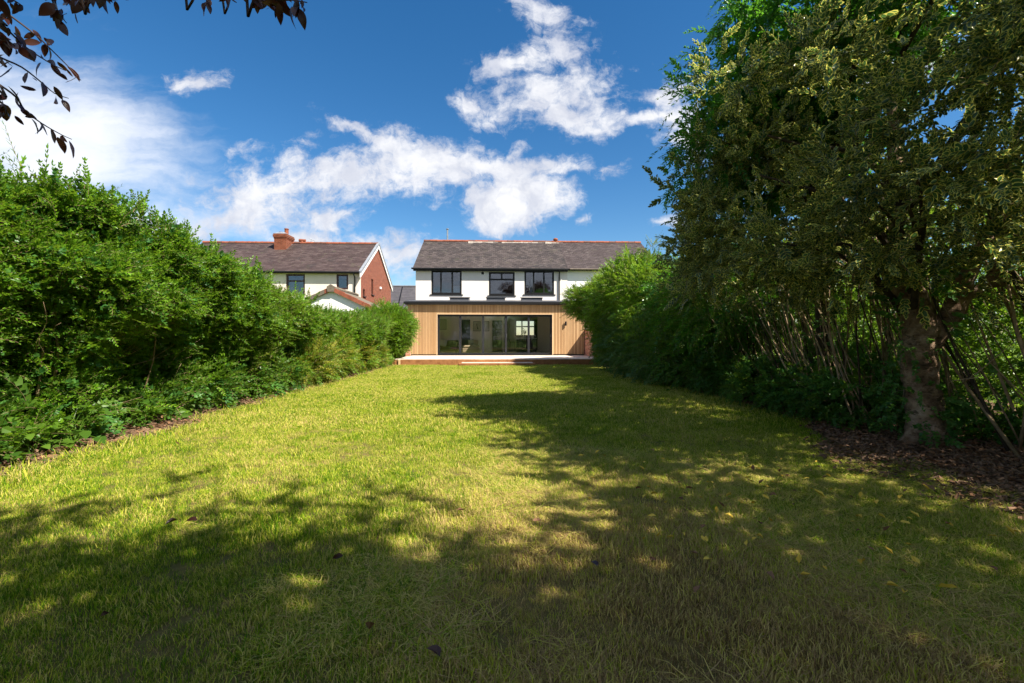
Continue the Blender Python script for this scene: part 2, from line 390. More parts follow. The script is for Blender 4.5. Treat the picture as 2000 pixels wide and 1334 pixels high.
# ------------------------------------------------------------------ object helpers
def tag(o, label=None, cat=None, group=None, kind=None):
    if label: o['label'] = label
    if cat: o['category'] = cat
    if group: o['group'] = group
    if kind: o['kind'] = kind
    return o
def empty(name, loc, label, cat, group=None, rz=0):
    o = bpy.data.objects.new(name, None); COL.objects.link(o); o.location = loc; o.rotation_euler = (0, 0, rz)
    o.empty_display_size = .2
    return tag(o, label, cat, group)
def mesh(name, v, f, mats, mi=None, smooth=False):
    me = bpy.data.meshes.new(name); me.from_pydata([tuple(x) for x in v], [], f)
    for m in (mats if isinstance(mats, (list, tuple)) else [mats]): me.materials.append(m)
    if mi is not None: me.polygons.foreach_set('material_index', mi)
    if smooth: me.polygons.foreach_set('use_smooth', [True] * len(me.polygons))
    me.update(); return me
def link(name, me, parent=None, loc=None, kind=None):
    o = bpy.data.objects.new(name, me); COL.objects.link(o)
    if parent is not None:
        o.parent = parent
        # parts are modelled in world coordinates: undo the thing's own place
        if loc is None:
            mw = Matrix.Identity(4); q = parent
            while q is not None: mw = q.matrix_basis @ mw; q = q.parent
            o.matrix_basis = mw.inverted()
    if loc is not None: o.location = loc
    if kind: o['kind'] = kind
    return o

class MB:
    """collects boxes, prisms and tubes into one mesh"""
    def __init__(s): s.v = []; s.f = []; s.mi = []
    def poly(s, pts, faces, mi=0):
        b = len(s.v); s.v += [tuple(p) for p in pts]; s.f += [tuple(b + i for i in f) for f in faces]; s.mi += [mi] * len(faces)
    def box(s, x0, x1, y0, y1, z0, z1, mi=0):
        p = [(x0, y0, z0), (x1, y0, z0), (x1, y1, z0), (x0, y1, z0), (x0, y0, z1), (x1, y0, z1), (x1, y1, z1), (x0, y1, z1)]
        s.poly(p, [(0, 3, 2, 1), (4, 5, 6, 7), (0, 1, 5, 4), (1, 2, 6, 5), (2, 3, 7, 6), (3, 0, 4, 7)], mi); return s
    def bbox(s, x0, x1, y0, y1, z0, z1, b=.01, mi=0):
        """box with chamfered edges on all sides (three stacked rings)"""
        rings = [(z0, b), (z0 + b, 0), (z1 - b, 0), (z1, b)]
        base = len(s.v)
        for z, i in rings:
            s.v += [(x0 + i, y0 + b, z), (x0 + b, y0 + i, z), (x1 - b, y0 + i, z), (x1 - i, y0 + b, z), (x1 - i, y1 - b, z), (x1 - b, y1 - i, z), (x0 + b, y1 - i, z), (x0 + i, y1 - b, z)]
        for r in range(3):
            for k in range(8):
                a = base + r * 8 + k; c = base + r * 8 + (k + 1) % 8
                s.f.append((a, c, c + 8, a + 8)); s.mi.append(mi)
        s.f.append(tuple(base + k for k in range(7, -1, -1))); s.mi.append(mi)
        s.f.append(tuple(base + 24 + k for k in range(8))); s.mi.append(mi)
        return s
    def tube(s, pts, rad, n=6, mi=0, cap=True):
        pts = [Vector(p) for p in pts]; base = len(s.v); m = len(pts)
        rad = rad if isinstance(rad, (list, tuple)) else [rad] * m
        side = None
        for i, p in enumerate(pts):
            d = (pts[min(i + 1, m - 1)] - pts[max(i - 1, 0)]).normalized()
            if side is None:
                side = d.cross(Vector((0, 0, 1)) if abs(d.z) < .9 else Vector((1, 0, 0))).normalized()
            side = (side - d * side.dot(d)).normalized(); up = d.cross(side)
            for k in range(n):
                a = 2 * math.pi * k / n
                s.v.append(tuple(p + (side * math.cos(a) + up * math.sin(a)) * rad[i]))
        for i in range(m - 1):
            for k in range(n):
                a = base + i * n + k; b = base + i * n + (k + 1) % n
                s.f.append((a, b, b + n, a + n)); s.mi.append(mi)
        if cap:
            s.f.append(tuple(base + k for k in range(n - 1, -1, -1))); s.mi.append(mi)
            s.f.append(tuple(base + (m - 1) * n + k for k in range(n))); s.mi.append(mi)
        return s
    def lathe(s, c, prof, n=14, mi=0):
        base = len(s.v)
        for r, z in prof:
            for k in range(n):
                a = 2 * math.pi * k / n; s.v.append((c[0] + r * math.cos(a), c[1] + r * math.sin(a), c[2] + z))
        for i in range(len(prof) - 1):
            for k in range(n):
                a = base + i * n + k; b = base + i * n + (k + 1) % n
                s.f.append((a, b, b + n, a + n)); s.mi.append(mi)
        s.f.append(tuple(base + k for k in range(n - 1, -1, -1))); s.mi.append(mi)
        s.f.append(tuple(base + (len(prof) - 1) * n + k for k in range(n))); s.mi.append(mi)
        return s
    def build(s, name, mats, parent=None, smooth=False, kind=None):
        return link(name, mesh(name, s.v, s.f, mats, s.mi if isinstance(mats, (list, tuple)) else None, smooth), parent, kind=kind)

def walls(x0, x1, z0, z1, y0, y1, holes, mb=None, mi=0):
    """wall between y0 and y1 with rectangular holes (hx0,hx1,hz0,hz1); front and back skins and reveals"""
    mb = mb or MB()
    xs = sorted({x0, x1, *[h[0] for h in holes], *[h[1] for h in holes]}); zs = sorted({z0, z1, *[h[2] for h in holes], *[h[3] for h in holes]})
    xs = [x for x in xs if x0 <= x <= x1]; zs = [z for z in zs if z0 <= z <= z1]
    nx, nz_ = len(xs) - 1, len(zs) - 1
    def solid(i, j):
        if i < 0 or j < 0 or i >= nx or j >= nz_: return False
        cx, cz = (xs[i] + xs[i + 1]) / 2, (zs[j] + zs[j + 1]) / 2
        return not any(h[0] < cx < h[1] and h[2] < cz < h[3] for h in holes)
    for i in range(nx):
        for j in range(nz_):
            if not solid(i, j): continue
            a, b, c, d = xs[i], xs[i + 1], zs[j], zs[j + 1]
            mb.poly([(a, y0, c), (b, y0, c), (b, y0, d), (a, y0, d)], [(0, 1, 2, 3)], mi)
            mb.poly([(a, y1, c), (b, y1, c), (b, y1, d), (a, y1, d)], [(3, 2, 1, 0)], mi)
            if not solid(i - 1, j): mb.poly([(a, y0, c), (a, y0, d), (a, y1, d), (a, y1, c)], [(0, 1, 2, 3)], mi)
            if not solid(i + 1, j): mb.poly([(b, y0, c), (b, y1, c), (b, y1, d), (b, y0, d)], [(0, 1, 2, 3)], mi)
            if not solid(i, j - 1): mb.poly([(a, y0, c), (a, y1, c), (b, y1, c), (b, y0, c)], [(0, 1, 2, 3)], mi)
            if not solid(i, j + 1): mb.poly([(a, y0, d), (b, y0, d), (b, y1, d), (a, y1, d)], [(0, 1, 2, 3)], mi)
    return mb

# ------------------------------------------------------------------ scatter (geometry nodes) for leaves and grass
_protos = {}
def proto_collection(key, meshes):
    if key not in _protos:
        c = bpy.data.collections.new('sprigs_' + key)
        for i, me in enumerate(meshes):
            c.objects.link(bpy.data.objects.new(me.name, me))
        _protos[key] = c
    return _protos[key]
_gn = {}
def gn_tree(col, nvar):
    if col.name in _gn: return _gn[col.name]
    g = bpy.data.node_groups.new('scatter_' + col.name, 'GeometryNodeTree')
    g.interface.new_socket('Geometry', in_out='INPUT', socket_type='NodeSocketGeometry')
    g.interface.new_socket('Geometry', in_out='OUTPUT', socket_type='NodeSocketGeometry')
    n = g.nodes; l = g.links
    gi = n.new('NodeGroupInput'); go = n.new('NodeGroupOutput')
    ci = n.new('GeometryNodeCollectionInfo'); ci.inputs['Collection'].default_value = col
    ci.inputs['Separate Children'].default_value = True; ci.inputs['Reset Children'].default_value = True
    iop = n.new('GeometryNodeInstanceOnPoints'); iop.inputs['Pick Instance'].default_value = True
    def attr(nm, ty):
        a = n.new('GeometryNodeInputNamedAttribute'); a.data_type = ty; a.inputs['Name'].default_value = nm; return a.outputs['Attribute']
    l.new(gi.outputs[0], iop.inputs['Points']); l.new(ci.outputs[0], iop.inputs['Instance'])
    l.new(attr('pick', 'INT'), iop.inputs['Instance Index'])
    e2r = n.new('FunctionNodeEulerToRotation'); l.new(attr('rot', 'FLOAT_VECTOR'), e2r.inputs[0]); l.new(e2r.outputs[0], iop.inputs['Rotation'])
    l.new(attr('size', 'FLOAT'), iop.inputs['Scale'])
    l.new(iop.outputs[0], go.inputs[0])
    _gn[col.name] = g; return g
def scatter(name, pts, rots, sizes, key, meshes, parent=None, kind='stuff'):
    pts = np.asarray(pts, dtype=np.float32); N = len(pts)
    me = bpy.data.meshes.new(name); me.vertices.add(N); me.vertices.foreach_set('co', pts.ravel())
    a = me.attributes.new('rot', 'FLOAT_VECTOR', 'POINT'); a.data.foreach_set('vector', np.asarray(rots, dtype=np.float32).ravel())
    a = me.attributes.new('size', 'FLOAT', 'POINT'); a.data.foreach_set('value', np.asarray(sizes, dtype=np.float32))
    a = me.attributes.new('pick', 'INT', 'POINT'); a.data.foreach_set('value', rng.integers(0, len(meshes), N).astype(np.int32))
    me.materials.append(meshes[0].materials[0])
    o = link(name, me, parent, kind=kind)
    md = o.modifiers.new('scatter', 'NODES'); md.node_group = gn_tree(proto_collection(key, meshes), len(meshes))
    return o
def rots_from(dirs, spin=None):
    """Euler angles that turn local +X to the given directions, spun about themselves"""
    d = dirs / (np.linalg.norm(dirs, axis=1, keepdims=True) + 1e-9)
    az = np.arctan2(d[:, 1], d[:, 0]); el = np.arcsin(np.clip(d[:, 2], -1, 1))
    sp = rng.uniform(-1.0, 1.0, len(d)) if spin is None else spin
    return np.stack([sp, -el, az], 1)
def vnoise(p, scale, seed=0):
    """smooth value noise in 3D, 0..1"""
    q = np.asarray(p) * scale + seed * 17.31; i = np.floor(q).astype(np.int64); f = q - i; f = f * f * (3 - 2 * f)
    def h(a, b, c):
        n = (a * 73856093) ^ (b * 19349663) ^ (c * 83492791) ^ (seed * 2654435761)
        n = (n ^ (n >> 13)) * 1274126177; n = n & 0x7fffffff
        return ((n ^ (n >> 16)) & 0xffff) / 65535.0
    r = 0
    for dx in (0, 1):
        for dy in (0, 1):
            for dz in (0, 1):
                w = (f[:, 0] if dx else 1 - f[:, 0]) * (f[:, 1] if dy else 1 - f[:, 1]) * (f[:, 2] if dz else 1 - f[:, 2])
                r = r + w * h(i[:, 0] + dx, i[:, 1] + dy, i[:, 2] + dz)
    return r

# ------------------------------------------------------------------ leaf and sprig shapes
def leaf_shape(mb, o, d, nrm, L, Wd, seg=3, curl=.15, fold=.25, tipy=.62, edge=None, wavy=0.0):
    """a pointed leaf from o along d; nrm is its upper side; edge=(width share) adds a margin in material 1"""
    o = Vector(o); d = Vector(d).normalized(); nrm = Vector(nrm); nrm = (nrm - d * nrm.dot(d))
    if nrm.length < 1e-4: nrm = d.orthogonal()
    nrm.normalize(); s = d.cross(nrm)
    base = len(mb.v); cols = [-1, 0, 1] if edge is None else [-1, -(1 - edge), 0, (1 - edge), 1]
    nc = len(cols)
    mb.v.append(tuple(o))
    for i in range(1, seg + 1):
        t = i / (seg + 1)
        w = Wd * .5 * (math.sin(math.pi * (t ** tipy if t < 1 else 1)) ** .8)
        c = o + d * (L * t) - nrm * (curl * L * t * t)
        for k in cols:
            wv = (random.uniform(-1, 1) * wavy * Wd) if abs(k) == 1 else 0
            mb.v.append(tuple(c + s * (k * w) + nrm * (abs(k) * w * fold + wv)))
    mb.v.append(tuple(o + d * L - nrm * (curl * L)))
    tip = len(mb.v) - 1
    def mi(k): return 1 if edge is not None and k in (0, nc - 2) else 0
    for k in range(nc - 1):
        mb.f.append((base, base + 1 + k, base + 2 + k)); mb.mi.append(mi(k))
        for i in range(seg - 1):
            a = base + 1 + i * nc + k; mb.f.append((a, a + nc, a + nc + 1, a + 1)); mb.mi.append(mi(k))
        a = base + 1 + (seg - 1) * nc + k
        mb.f.append((a, tip, a + 1)); mb.mi.append(mi(k) if edge is None else 1)

def sprig(name, mats, length=.25, pairs=6, L=.05, Wd=.02, ang=55, droop=.0, seg=1, alt=False, edge=None, stem_r=.0022, spread=.35, curl=.12, fold=.22, up=True, tipy=.62):
    mb = MB(); pts = []
    n = 4
    for i in range(n + 1):
        t = i / n; pts.append(Vector((length * t, math.sin(t * 3) * .012, -droop * length * t * t)))
    sm = len(mats) - 1
    mb.tube(pts, [stem_r * (1.15 - .8 * i / n) for i in range(n + 1)], 3, sm, cap=False)
    for i in range(pairs + 1):
        t = .12 + .88 * i / pairs
        p = Vector((length * t, math.sin(t * 3) * .012, -droop * length * t * t))
        sz = (1 - .35 * max(0, t - .6) / .4) * random.uniform(.75, 1.15)
        roll = random.uniform(-spread, spread) + (math.pi / 2 if (i % 2 and not alt) else 0) * .55
        for sgn in ((-1, 1) if not alt else ((-1,) if i % 2 else (1,))):
            a = R(ang + random.uniform(-14, 14)) * (1 - .35 * t)
            d = Vector((math.cos(a), sgn * math.sin(a) * math.cos(roll), sgn * math.sin(a) * math.sin(roll) + random.uniform(-.1, .25)))
            leaf_shape(mb, p, d, (random.uniform(-.3, .3), random.uniform(-.3, .3), 1), L * sz, Wd * sz, seg, curl, fold, tipy, edge)
    leaf_shape(mb, (length, math.sin(3) * .012, -droop * length), (1, random.uniform(-.2, .2), random.uniform(-.2, .3)), (0, 0, 1), L * .8, Wd * .8, seg, curl, fold, tipy, edge)
    return mesh(name, mb.v, mb.f, mats, mb.mi)

def sprigs(kind, leafm, n=4, stemm='stem', **kw):
    return [sprig(kind + '_sprig', ([M[x] for x in leafm] if isinstance(leafm, (list, tuple)) else [M[leafm]]) + [M[stemm]], **kw) for _ in range(n)]
S = {
    'bush': sprigs('bush', 'privet', 5, length=.17, pairs=5, L=.060, Wd=.034, ang=62, droop=.2, seg=2, spread=.7),
    'privet': sprigs('privet', 'privet', 5, length=.26, pairs=8, L=.050, Wd=.021, ang=55, droop=.15, seg=2),
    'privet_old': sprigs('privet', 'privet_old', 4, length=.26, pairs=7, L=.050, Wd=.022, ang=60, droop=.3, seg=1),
    'ivy': sprigs('ivy', 'ivy', 4, length=.22, pairs=6, L=.062, Wd=.058, ang=65, droop=.5, alt=False, seg=2, spread=.6, tipy=.45),
    'bramble': sprigs('bramble', 'bramble', 4, length=.30, pairs=6, L=.070, Wd=.050, ang=60, droop=.5, seg=2, spread=.5, tipy=.5),
    'yellowish': sprigs('shrub', 'yellowish', 4, length=.24, pairs=7, L=.048, Wd=.028, ang=55, seg=1),
    'pale': sprigs('shrub', 'pale', 4, length=.28, pairs=8, L=.045, Wd=.020, ang=50, seg=1),
    'blueish': sprigs('shrub', 'blueish', 4, length=.26, pairs=7, L=.062, Wd=.036, ang=60, seg=1, droop=.3),
    'laurel': sprigs('laurel', 'laurel', 5, length=.30, pairs=7, L=.085, Wd=.034, ang=50, droop=.6, alt=False, seg=2, curl=.3),
    'holly': sprigs('holly', ['holly', 'holly_edge'], 5, length=.20, pairs=6, L=.074, Wd=.040, ang=52, droop=.2, seg=3, edge=.32, spread=.6, curl=.18, fold=.28),
    'beech': sprigs('beech', 'beech', 4, 'twig', length=.34, pairs=7, L=.080, Wd=.048, ang=45, droop=.3, alt=False, seg=1, tipy=.85),
}

# ------------------------------------------------------------------ volumes of foliage
def clump_pts(clumps, dens, out=(.62, 1.08), up=.35, outd=.8, jit=.7, thin=None):
    """points near the surface of ellipsoid clumps (cx,cy,cz,rx,ry,rz); returns points and growing directions"""
    Ps, Ds = [], []
    for (cx, cy, cz, rx, ry, rz) in clumps:
        area = 4 * math.pi * ((rx * ry) ** 1.6 / 3 + (rx * rz) ** 1.6 / 3 + (ry * rz) ** 1.6 / 3) ** (1 / 1.6)
        n = int(area * dens)
        d = rng.normal(size=(n, 3)); d /= np.linalg.norm(d, axis=1, keepdims=True)
        r = rng.uniform(out[0], out[1], (n, 1)) ** 1.0
        c = np.array([cx, cy, cz]); q = c + d * r * np.array([rx, ry, rz])
        q += (vnoise(q, 2.1, 3)[:, None] - .5) * .5 * d
        Ps.append(q); Ds.append(d * outd + rng.normal(size=(n, 3)) * jit * .5 + np.array([0, 0, up]))
    Pp = np.concatenate(Ps); Dd = np.concatenate(Ds)
    if thin is not None:
        k = vnoise(Pp, thin[0], 5) > thin[1]; Pp, Dd = Pp[k], Dd[k]
    k = Pp[:, 2] > .03
    return Pp[k], Dd[k]

def hedge_pts(n, y0, y1, hfun, xin, xback, side, lowgap=0.0, seed=1):
    """points through a hedge: dense in the outer half metre of the inner face and the top. side=+1: inner face looks to +x"""
    y = rng.uniform(y0, y1, n); top = hfun(y)
    kind = rng.random(n)
    z = top * rng.uniform(0.02, 1.0, n) ** .85
    q = np.stack([np.zeros(n), y, z], 1)
    bulge = (vnoise(q, .8, seed) - .5) * .95 + (vnoise(q, 2.2, seed + 1) - .5) * .65
    face = xin(y, z) + side * bulge
    depth = np.abs(rng.normal(0, .28, n))
    x = face - side * depth
    # the top
    t = kind > .72
    x[t] = rng.uniform(np.minimum(xback, face[t]), np.maximum(xback, face[t]))
    tz = top + (vnoise(np.stack([x * 1, y, np.zeros(n)], 1), 1.1, seed + 4) - .5) * .5 + (vnoise(np.stack([x, y, np.zeros(n)], 1), 3.5, seed + 5) - .5) * .25
    z[t] = tz[t] - np.abs(rng.normal(0, .18, t.sum()))
    z = np.minimum(z, tz)
    P_ = np.stack([x, y, z], 1)
    D_ = np.stack([side * rng.uniform(.1, 1.1, n), rng.normal(0, .7, n), rng.uniform(-.3, 1.4, n)], 1)
    D_[t, 2] += .9; D_[t, 0] *= .5
    if lowgap > 0:
        g = vnoise(P_, 1.5, seed + 9); hi = 1.35 + .35 * vnoise(P_ * np.array([0, 1, 0]), .8, seed + 11); keep = (z > hi) | (z < .30) | ((g > .5 + lowgap * .25) & (rng.random(n) > .35)) | (rng.random(n) > lowgap)
        P_, D_ = P_[keep], D_[keep]
    return P_, D_

def stem_tube(mb, base, top, r, wob=.12, n=7, sides=6, mi=0):
    base = Vector(base); top = Vector(top); pts = []; rad = []
    ph = random.uniform(0, 6); ph2 = random.uniform(0, 6)
    for i in range(n + 1):
        t = i / n; p = base.lerp(top, t)
        p += Vector((math.sin(ph + t * 2.6), math.cos(ph2 + t * 3.1), 0)) * wob * math.sin(math.pi * min(1, t + .05)) + Vector((random.uniform(-1, 1), random.uniform(-1, 1), 0)) * wob * .05
        pts.append(p); rad.append(r * (1 - .65 * t))
    mb.tube(pts, rad, sides, mi); return pts
def stem_part(parent, base, top, r, m='stem', name='stem', **kw):
    mb = MB(); stem_tube(mb, base, top, r, **kw); return mb.build(name, M[m], parent, smooth=True)

# ================================================================== GROUND
def ground():
    mb = MB()
    mb.poly([(-400, -200, -.02), (400, -200, -.02), (400, 900, -.02), (-400, 900, -.02)], [(0, 1, 2, 3)])
    o = mb.build('ground', simple('earth_and_grass', (.09, .16, .02), (.16, .22, .04), .6, .95, .1)); tag(o, kind='structure')
    # the lawn sheet itself, gently uneven
    nx, ny = 60, 130; xs = np.linspace(-9, 9, nx); ys = np.linspace(-8, 24.5, ny)
    X, Y = np.meshgrid(xs, ys); pts = np.stack([X.ravel(), Y.ravel(), np.zeros(X.size)], 1)
    z = (vnoise(pts, .5, 2) - .5) * .05 + (vnoise(pts, 2.0, 6) - .5) * .02
    z += np.clip((np.abs(pts[:, 0]) - 4.6) * .10, 0, .12)
    pts[:, 2] = z
    f = [(j * nx + i, j * nx + i + 1, (j + 1) * nx + i + 1, (j + 1) * nx + i) for j in range(ny - 1) for i in range(nx - 1)]
    o = link('lawn', mesh('lawn', pts, f, M['lawn'], smooth=True)); tag(o, kind='structure')
def gz(x, y):
    p = np.stack([np.asarray(x, float), np.asarray(y, float), np.zeros(len(x))], 1)
    return (vnoise(p, .5, 2) - .5) * .05 + (vnoise(p, 2.0, 6) - .5) * .02 + np.clip((np.abs(p[:, 0]) - 4.6) * .10, 0, .12)
ground()

def tuft(name, n, rad, h, w, lean, flat=False):
    mb = MB()
    for _ in range(n):
        a = random.uniform(0, 6.283); r = rad * math.sqrt(random.random()); b = Vector((r * math.cos(a), r * math.sin(a), -.004))
        ht = h * random.uniform(.45, 1.15); az = random.uniform(0, 6.283); ln = random.uniform(.1, 1.0) * lean
        d1 = Vector((math.cos(az) * ln * .5, math.sin(az) * ln * .5, 1)).normalized(); d2 = Vector((math.cos(az) * ln * 1.5, math.sin(az) * ln * 1.5, .55)).normalized()
        if flat: d1 = Vector((math.cos(az), math.sin(az), .35)).normalized(); d2 = Vector((math.cos(az + .4), math.sin(az + .4), .02)).normalized()
        s = Vector((-math.sin(az + random.uniform(-1, 1)), math.cos(az), 0)) * w * .5 * random.uniform(.7, 1.3)
        m1 = b + d1 * ht * .55; tp = m1 + d2 * ht * .5
        i = len(mb.v); mb.v += [tuple(b - s), tuple(b + s), tuple(m1 + s * .8), tuple(m1 - s * .8), tuple(tp)]
        mb.f += [(i, i + 1, i + 2, i + 3), (i + 3, i + 2, i + 4)]; mb.mi += [0, 0]
    return mesh(name, mb.v, mb.f, [M['grass']], mb.mi)
def lawn_edge(y, seed=40):
    p = np.stack([np.zeros(len(y)), y, np.zeros(len(y))], 1)
    return (vnoise(p, .9, seed) - .5) * .35 + (vnoise(p, 4.0, seed + 1) - .5) * .15
def grass():
    near = [tuft('grass_tuft', 50, .070, .042, .0027, .85) for _ in range(6)]
    far = [tuft('grass_tuft', 60, .16, .046, .0048, .9) for _ in range(5)]
    straw = [tuft('straw_tuft', 22, .10, .15, .0030, 1.0, True) for _ in range(4)]
    P_, Sz, key = [], [], []
    def zone(n, y0, y1, pw=1.0):
        y = y0 + (y1 - y0) * rng.random(n) ** pw; x = rng.uniform(-5.0, 5.0, n)
        lim_l = -(4.32 + lawn_edge(y, 40)); lim_r = 4.55 + lawn_edge(y, 50) - 1.25 * np.exp(-((y - 4.3) / 1.3) ** 2) - .35 * (y < 3.5)
        k = (x > lim_l) & (x < lim_r) & ((y < 20.62) ); return x[k], y[k]
    x, y = zone(30000, .9, 6.5, 1.25)
    k = np.abs(x) < y * 1.25 + 1.2; x, y = x[k], y[k]
    p = np.stack([x, y, gz(x, y)], 1)
    sz = rng.uniform(.55, 1.3, len(x)) * (.6 + .8 * vnoise(p, 2.2, 8)) * (.7 + .6 * vnoise(p, 7, 9))
    kk = (vnoise(p, 5.5, 14) > .12); p, sz, x = p[kk], sz[kk], x[kk]
    scatter('grass', p, np.stack([rng.normal(0, .12, len(x)), rng.normal(0, .12, len(x)), rng.uniform(0, 6.28, len(x))], 1), sz, 'grass_near', near)
    o = bpy.data.objects['grass']; tag(o, 'short patchy green and straw coloured grass in the foreground', 'grass')
    x, y = zone(34000, 6.3, 20.65)
    p = np.stack([x, y, gz(x, y)], 1); sz = rng.uniform(.7, 1.2, len(x))
    o = scatter('grass', p, np.stack([rng.normal(0, .1, len(x)), rng.normal(0, .1, len(x)), rng.uniform(0, 6.28, len(x))], 1), sz, 'grass_far', far)
    tag(o, 'sunlit mown grass of the far lawn reaching the patio', 'grass')
    # long dry cuttings lying flat in the near right of the lawn
    n = 9000; x = rng.uniform(-2.5, 4.3, n); y = .9 + 4.2 * rng.random(n) ** 1.3
    q = np.stack([x, y, np.zeros(n)], 1)
    k = (vnoise(q, 1.1, 12) + .4 * vnoise(q, 4, 13) > .92 - .30 * np.clip((x + .8) / 2.5, 0, 1)) & (x < 4.2)
    x, y = x[k], y[k]; p = np.stack([x, y, gz(x, y) + .006], 1)
    o = scatter('grass_cuttings', p, np.stack([rng.normal(0, .06, len(x)), rng.normal(0, .06, len(x)), rng.uniform(0, 6.28, len(x))], 1), rng.uniform(.6, 1.3, len(x)), 'straw', straw)
    tag(o, 'dry straw coloured grass cuttings lying flat on the near lawn', 'cuttings')
    # longer weeds at the lawn's edges
    wd = [tuft('weed_tuft', 26, .07, .13, .0055, 1.5) for _ in range(3)]
    n = 2600; y = rng.uniform(2.5, 20, n); sgn = np.where(rng.random(n) < .62, -1, 1)
    x = sgn * (np.where(sgn < 0, 4.3, 4.5) + np.where(sgn < 0, lawn_edge(y, 40), lawn_edge(y, 50)) + rng.normal(-.05, .13, n))
    k = ~((sgn > 0) & (y < 6.4)) & (rng.random(n) < np.where(y < 8, 1, .6)); x, y = x[k], y[k]
    p = np.stack([x, y, gz(x, y)], 1)
    o = scatter('weeds', p, np.stack([rng.normal(0, .2, len(x)), rng.normal(0, .2, len(x)), rng.uniform(0, 6.28, len(x))], 1), rng.uniform(.5, 1.1, len(x)), 'weeds', wd)
    tag(o, 'longer tufts of grass and weeds along the hedge bottoms', 'weeds')
grass()

def litter():
    chips = []
    for k in range(5):
        mb = MB()
        if k < 3: leaf_shape(mb, (-.03, 0, .004), (1, 0, .1), (random.uniform(-.5, .5), random.uniform(-.5, .5), 1), .062, .036, 2, random.uniform(-.5, .5), .5)
        else: mb.box(-.035, .035, -.008, .008, 0, .008)
        chips.append(mesh('litter_chip', mb.v, mb.f, [M['litter'] if k > 1 else M['dead']]))
    Ps = []
    n = 26000; x = rng.uniform(2.4, 7.2, n); y = rng.uniform(1.6, 7.5, n)
    lim = 4.62 + lawn_edge(y, 50) - 1.35 * np.exp(-((y - 4.3) / 1.3) ** 2) - .35 * (y < 3.5) + rng.normal(0, .09, n)
    q0 = np.stack([x, y, np.zeros(n)], 1); k = (x > lim) & (vnoise(q0, 3.5, 61) * .7 + rng.random(n) * .5 > .38 - .25 * np.clip(x - lim - .5, -1, 1)); Ps.append(np.stack([x[k], y[k]], 1))
    n = 9000; y = rng.uniform(2.5, 21, n); x = -(4.36 + lawn_edge(y, 40)) - np.abs(rng.normal(0, .34, n)) + .06
    Ps.append(np.stack([x, y], 1))
    n = 5000; y = rng.uniform(7, 20.5, n); x = (4.62 + lawn_edge(y, 50)) + np.abs(rng.normal(0, .25, n)) - .05
    Ps.append(np.stack([x, y], 1))
    q = np.concatenate(Ps); z = gz(q[:, 0], q[:, 1]) + rng.uniform(.002, .03, len(q))
    p = np.column_stack([q, z])
    o = scatter('leaf_litter', p, np.stack([rng.normal(0, .35, len(p)), rng.normal(0, .35, len(p)), rng.uniform(0, 6.28, len(p))], 1), rng.uniform(.5, 1.2, len(p)), 'litter', chips)
    tag(o, 'brown leaf litter and bark chips under the hedges and the tree', 'leaf litter')
litter()

def fallen():
    protos = []
    for k in range(4):
        mb = MB(); leaf_shape(mb, (-.04, 0, .0), (1, 0, .12), (random.uniform(-.4, .4), random.uniform(-.4, .4), 1), .085, .048, 3, random.uniform(-.7, .7), random.uniform(.3, 1.1), wavy=.12)
        mb.tube([(-.065, .004, 0), (-.04, 0, 0)], .0012, 3)
        protos.append(mb)
    ms = [[mesh('fallen_leaf', mb.v, mb.f, [M[m]]) for mb in protos] for m in ('yellow_dead', 'dead', 'beech')]
    def put(kind, x, y, s, label, group):
        o = link('fallen_leaf', random.choice(ms[kind]), loc=(x, y, float(gz([x], [y])[0]) + .058))
        o.rotation_euler = (random.uniform(-.35, .35), random.uniform(-.35, .35), random.uniform(0, 6.28)); o.scale = (s, s, s)
        tag(o, label, 'leaf', group)
    for i in range(150):
        px = random.gauss(1560, 210); py = random.gauss(985, 70)
        if not (1120 < px < 1995 and 880 < py < 1230): continue
        g = PG(px, py); kd = 0 if random.random() < .68 else 1
        zone = 'just left of the bark litter' if px > 1700 else ('straight in front of the ivy bank' if py < 960 and px > 1450 else ('in the middle of the shaded lawn' if px > 1380 else 'near the sunlit gap in the lawn shade'))
        put(kd, g.x, g.y, random.uniform(.3, .68), ('yellow' if kd == 0 else 'tan brown') + ' fallen leaf on the grass ' + zone, ('yellow' if kd == 0 else 'tan brown') + ' leaves fallen ' + zone)
    for px, py, k in [(405, 848, 2), (335, 1045, 2), (205, 1235, 2), (375, 1043, 2), (625, 1150, 2), (847, 1310, 2), (660, 1120, 2), (1160, 1130, 2), (345, 880, 1), (720, 1270, 1), (1050, 1040, 1), (900, 1020, 1)]:
        g = PG(px, py); put(k, g.x, g.y, random.uniform(.5, .9), 'dark red brown leaf lying on the open lawn', 'dark fallen leaves on the open lawn')
    for px, py, s, lab in [(1850, 1178, .85, 'large tan curled leaf lying alone on the near right grass'), (1600, 985, .9, 'large bright yellow leaf in the shade left of the litter'), (1708, 998, .9, 'broad yellow leaf on green grass beside the bark litter')]:
        g = PG(px, py); put(0, g.x, g.y, s, lab, None)
fallen()

# ================================================================== HOUSE
YE = 24.8           # extension front
YU = 28.4           # upper wall
YB = 36.6           # far wall of the houses
XL = P(812, 600, YU).x; XP = P(1108, 600, YU).x; XR = 10.45
XEL = P(796, 660, YE).x; XER = P(1140.5, 660, YE).x
ZP = .30            # patio level
ZEAVE = P(860, 526.5, YU).z
ZRIDGE = 8.08; YRIDGE = (YU + YB) / 2
def px_rect(x0, x1, ytop, ybot, Y):
    a = P(x0, ytop, Y); b = P(x1, ybot, Y); return a.x, b.x, b.z, a.z

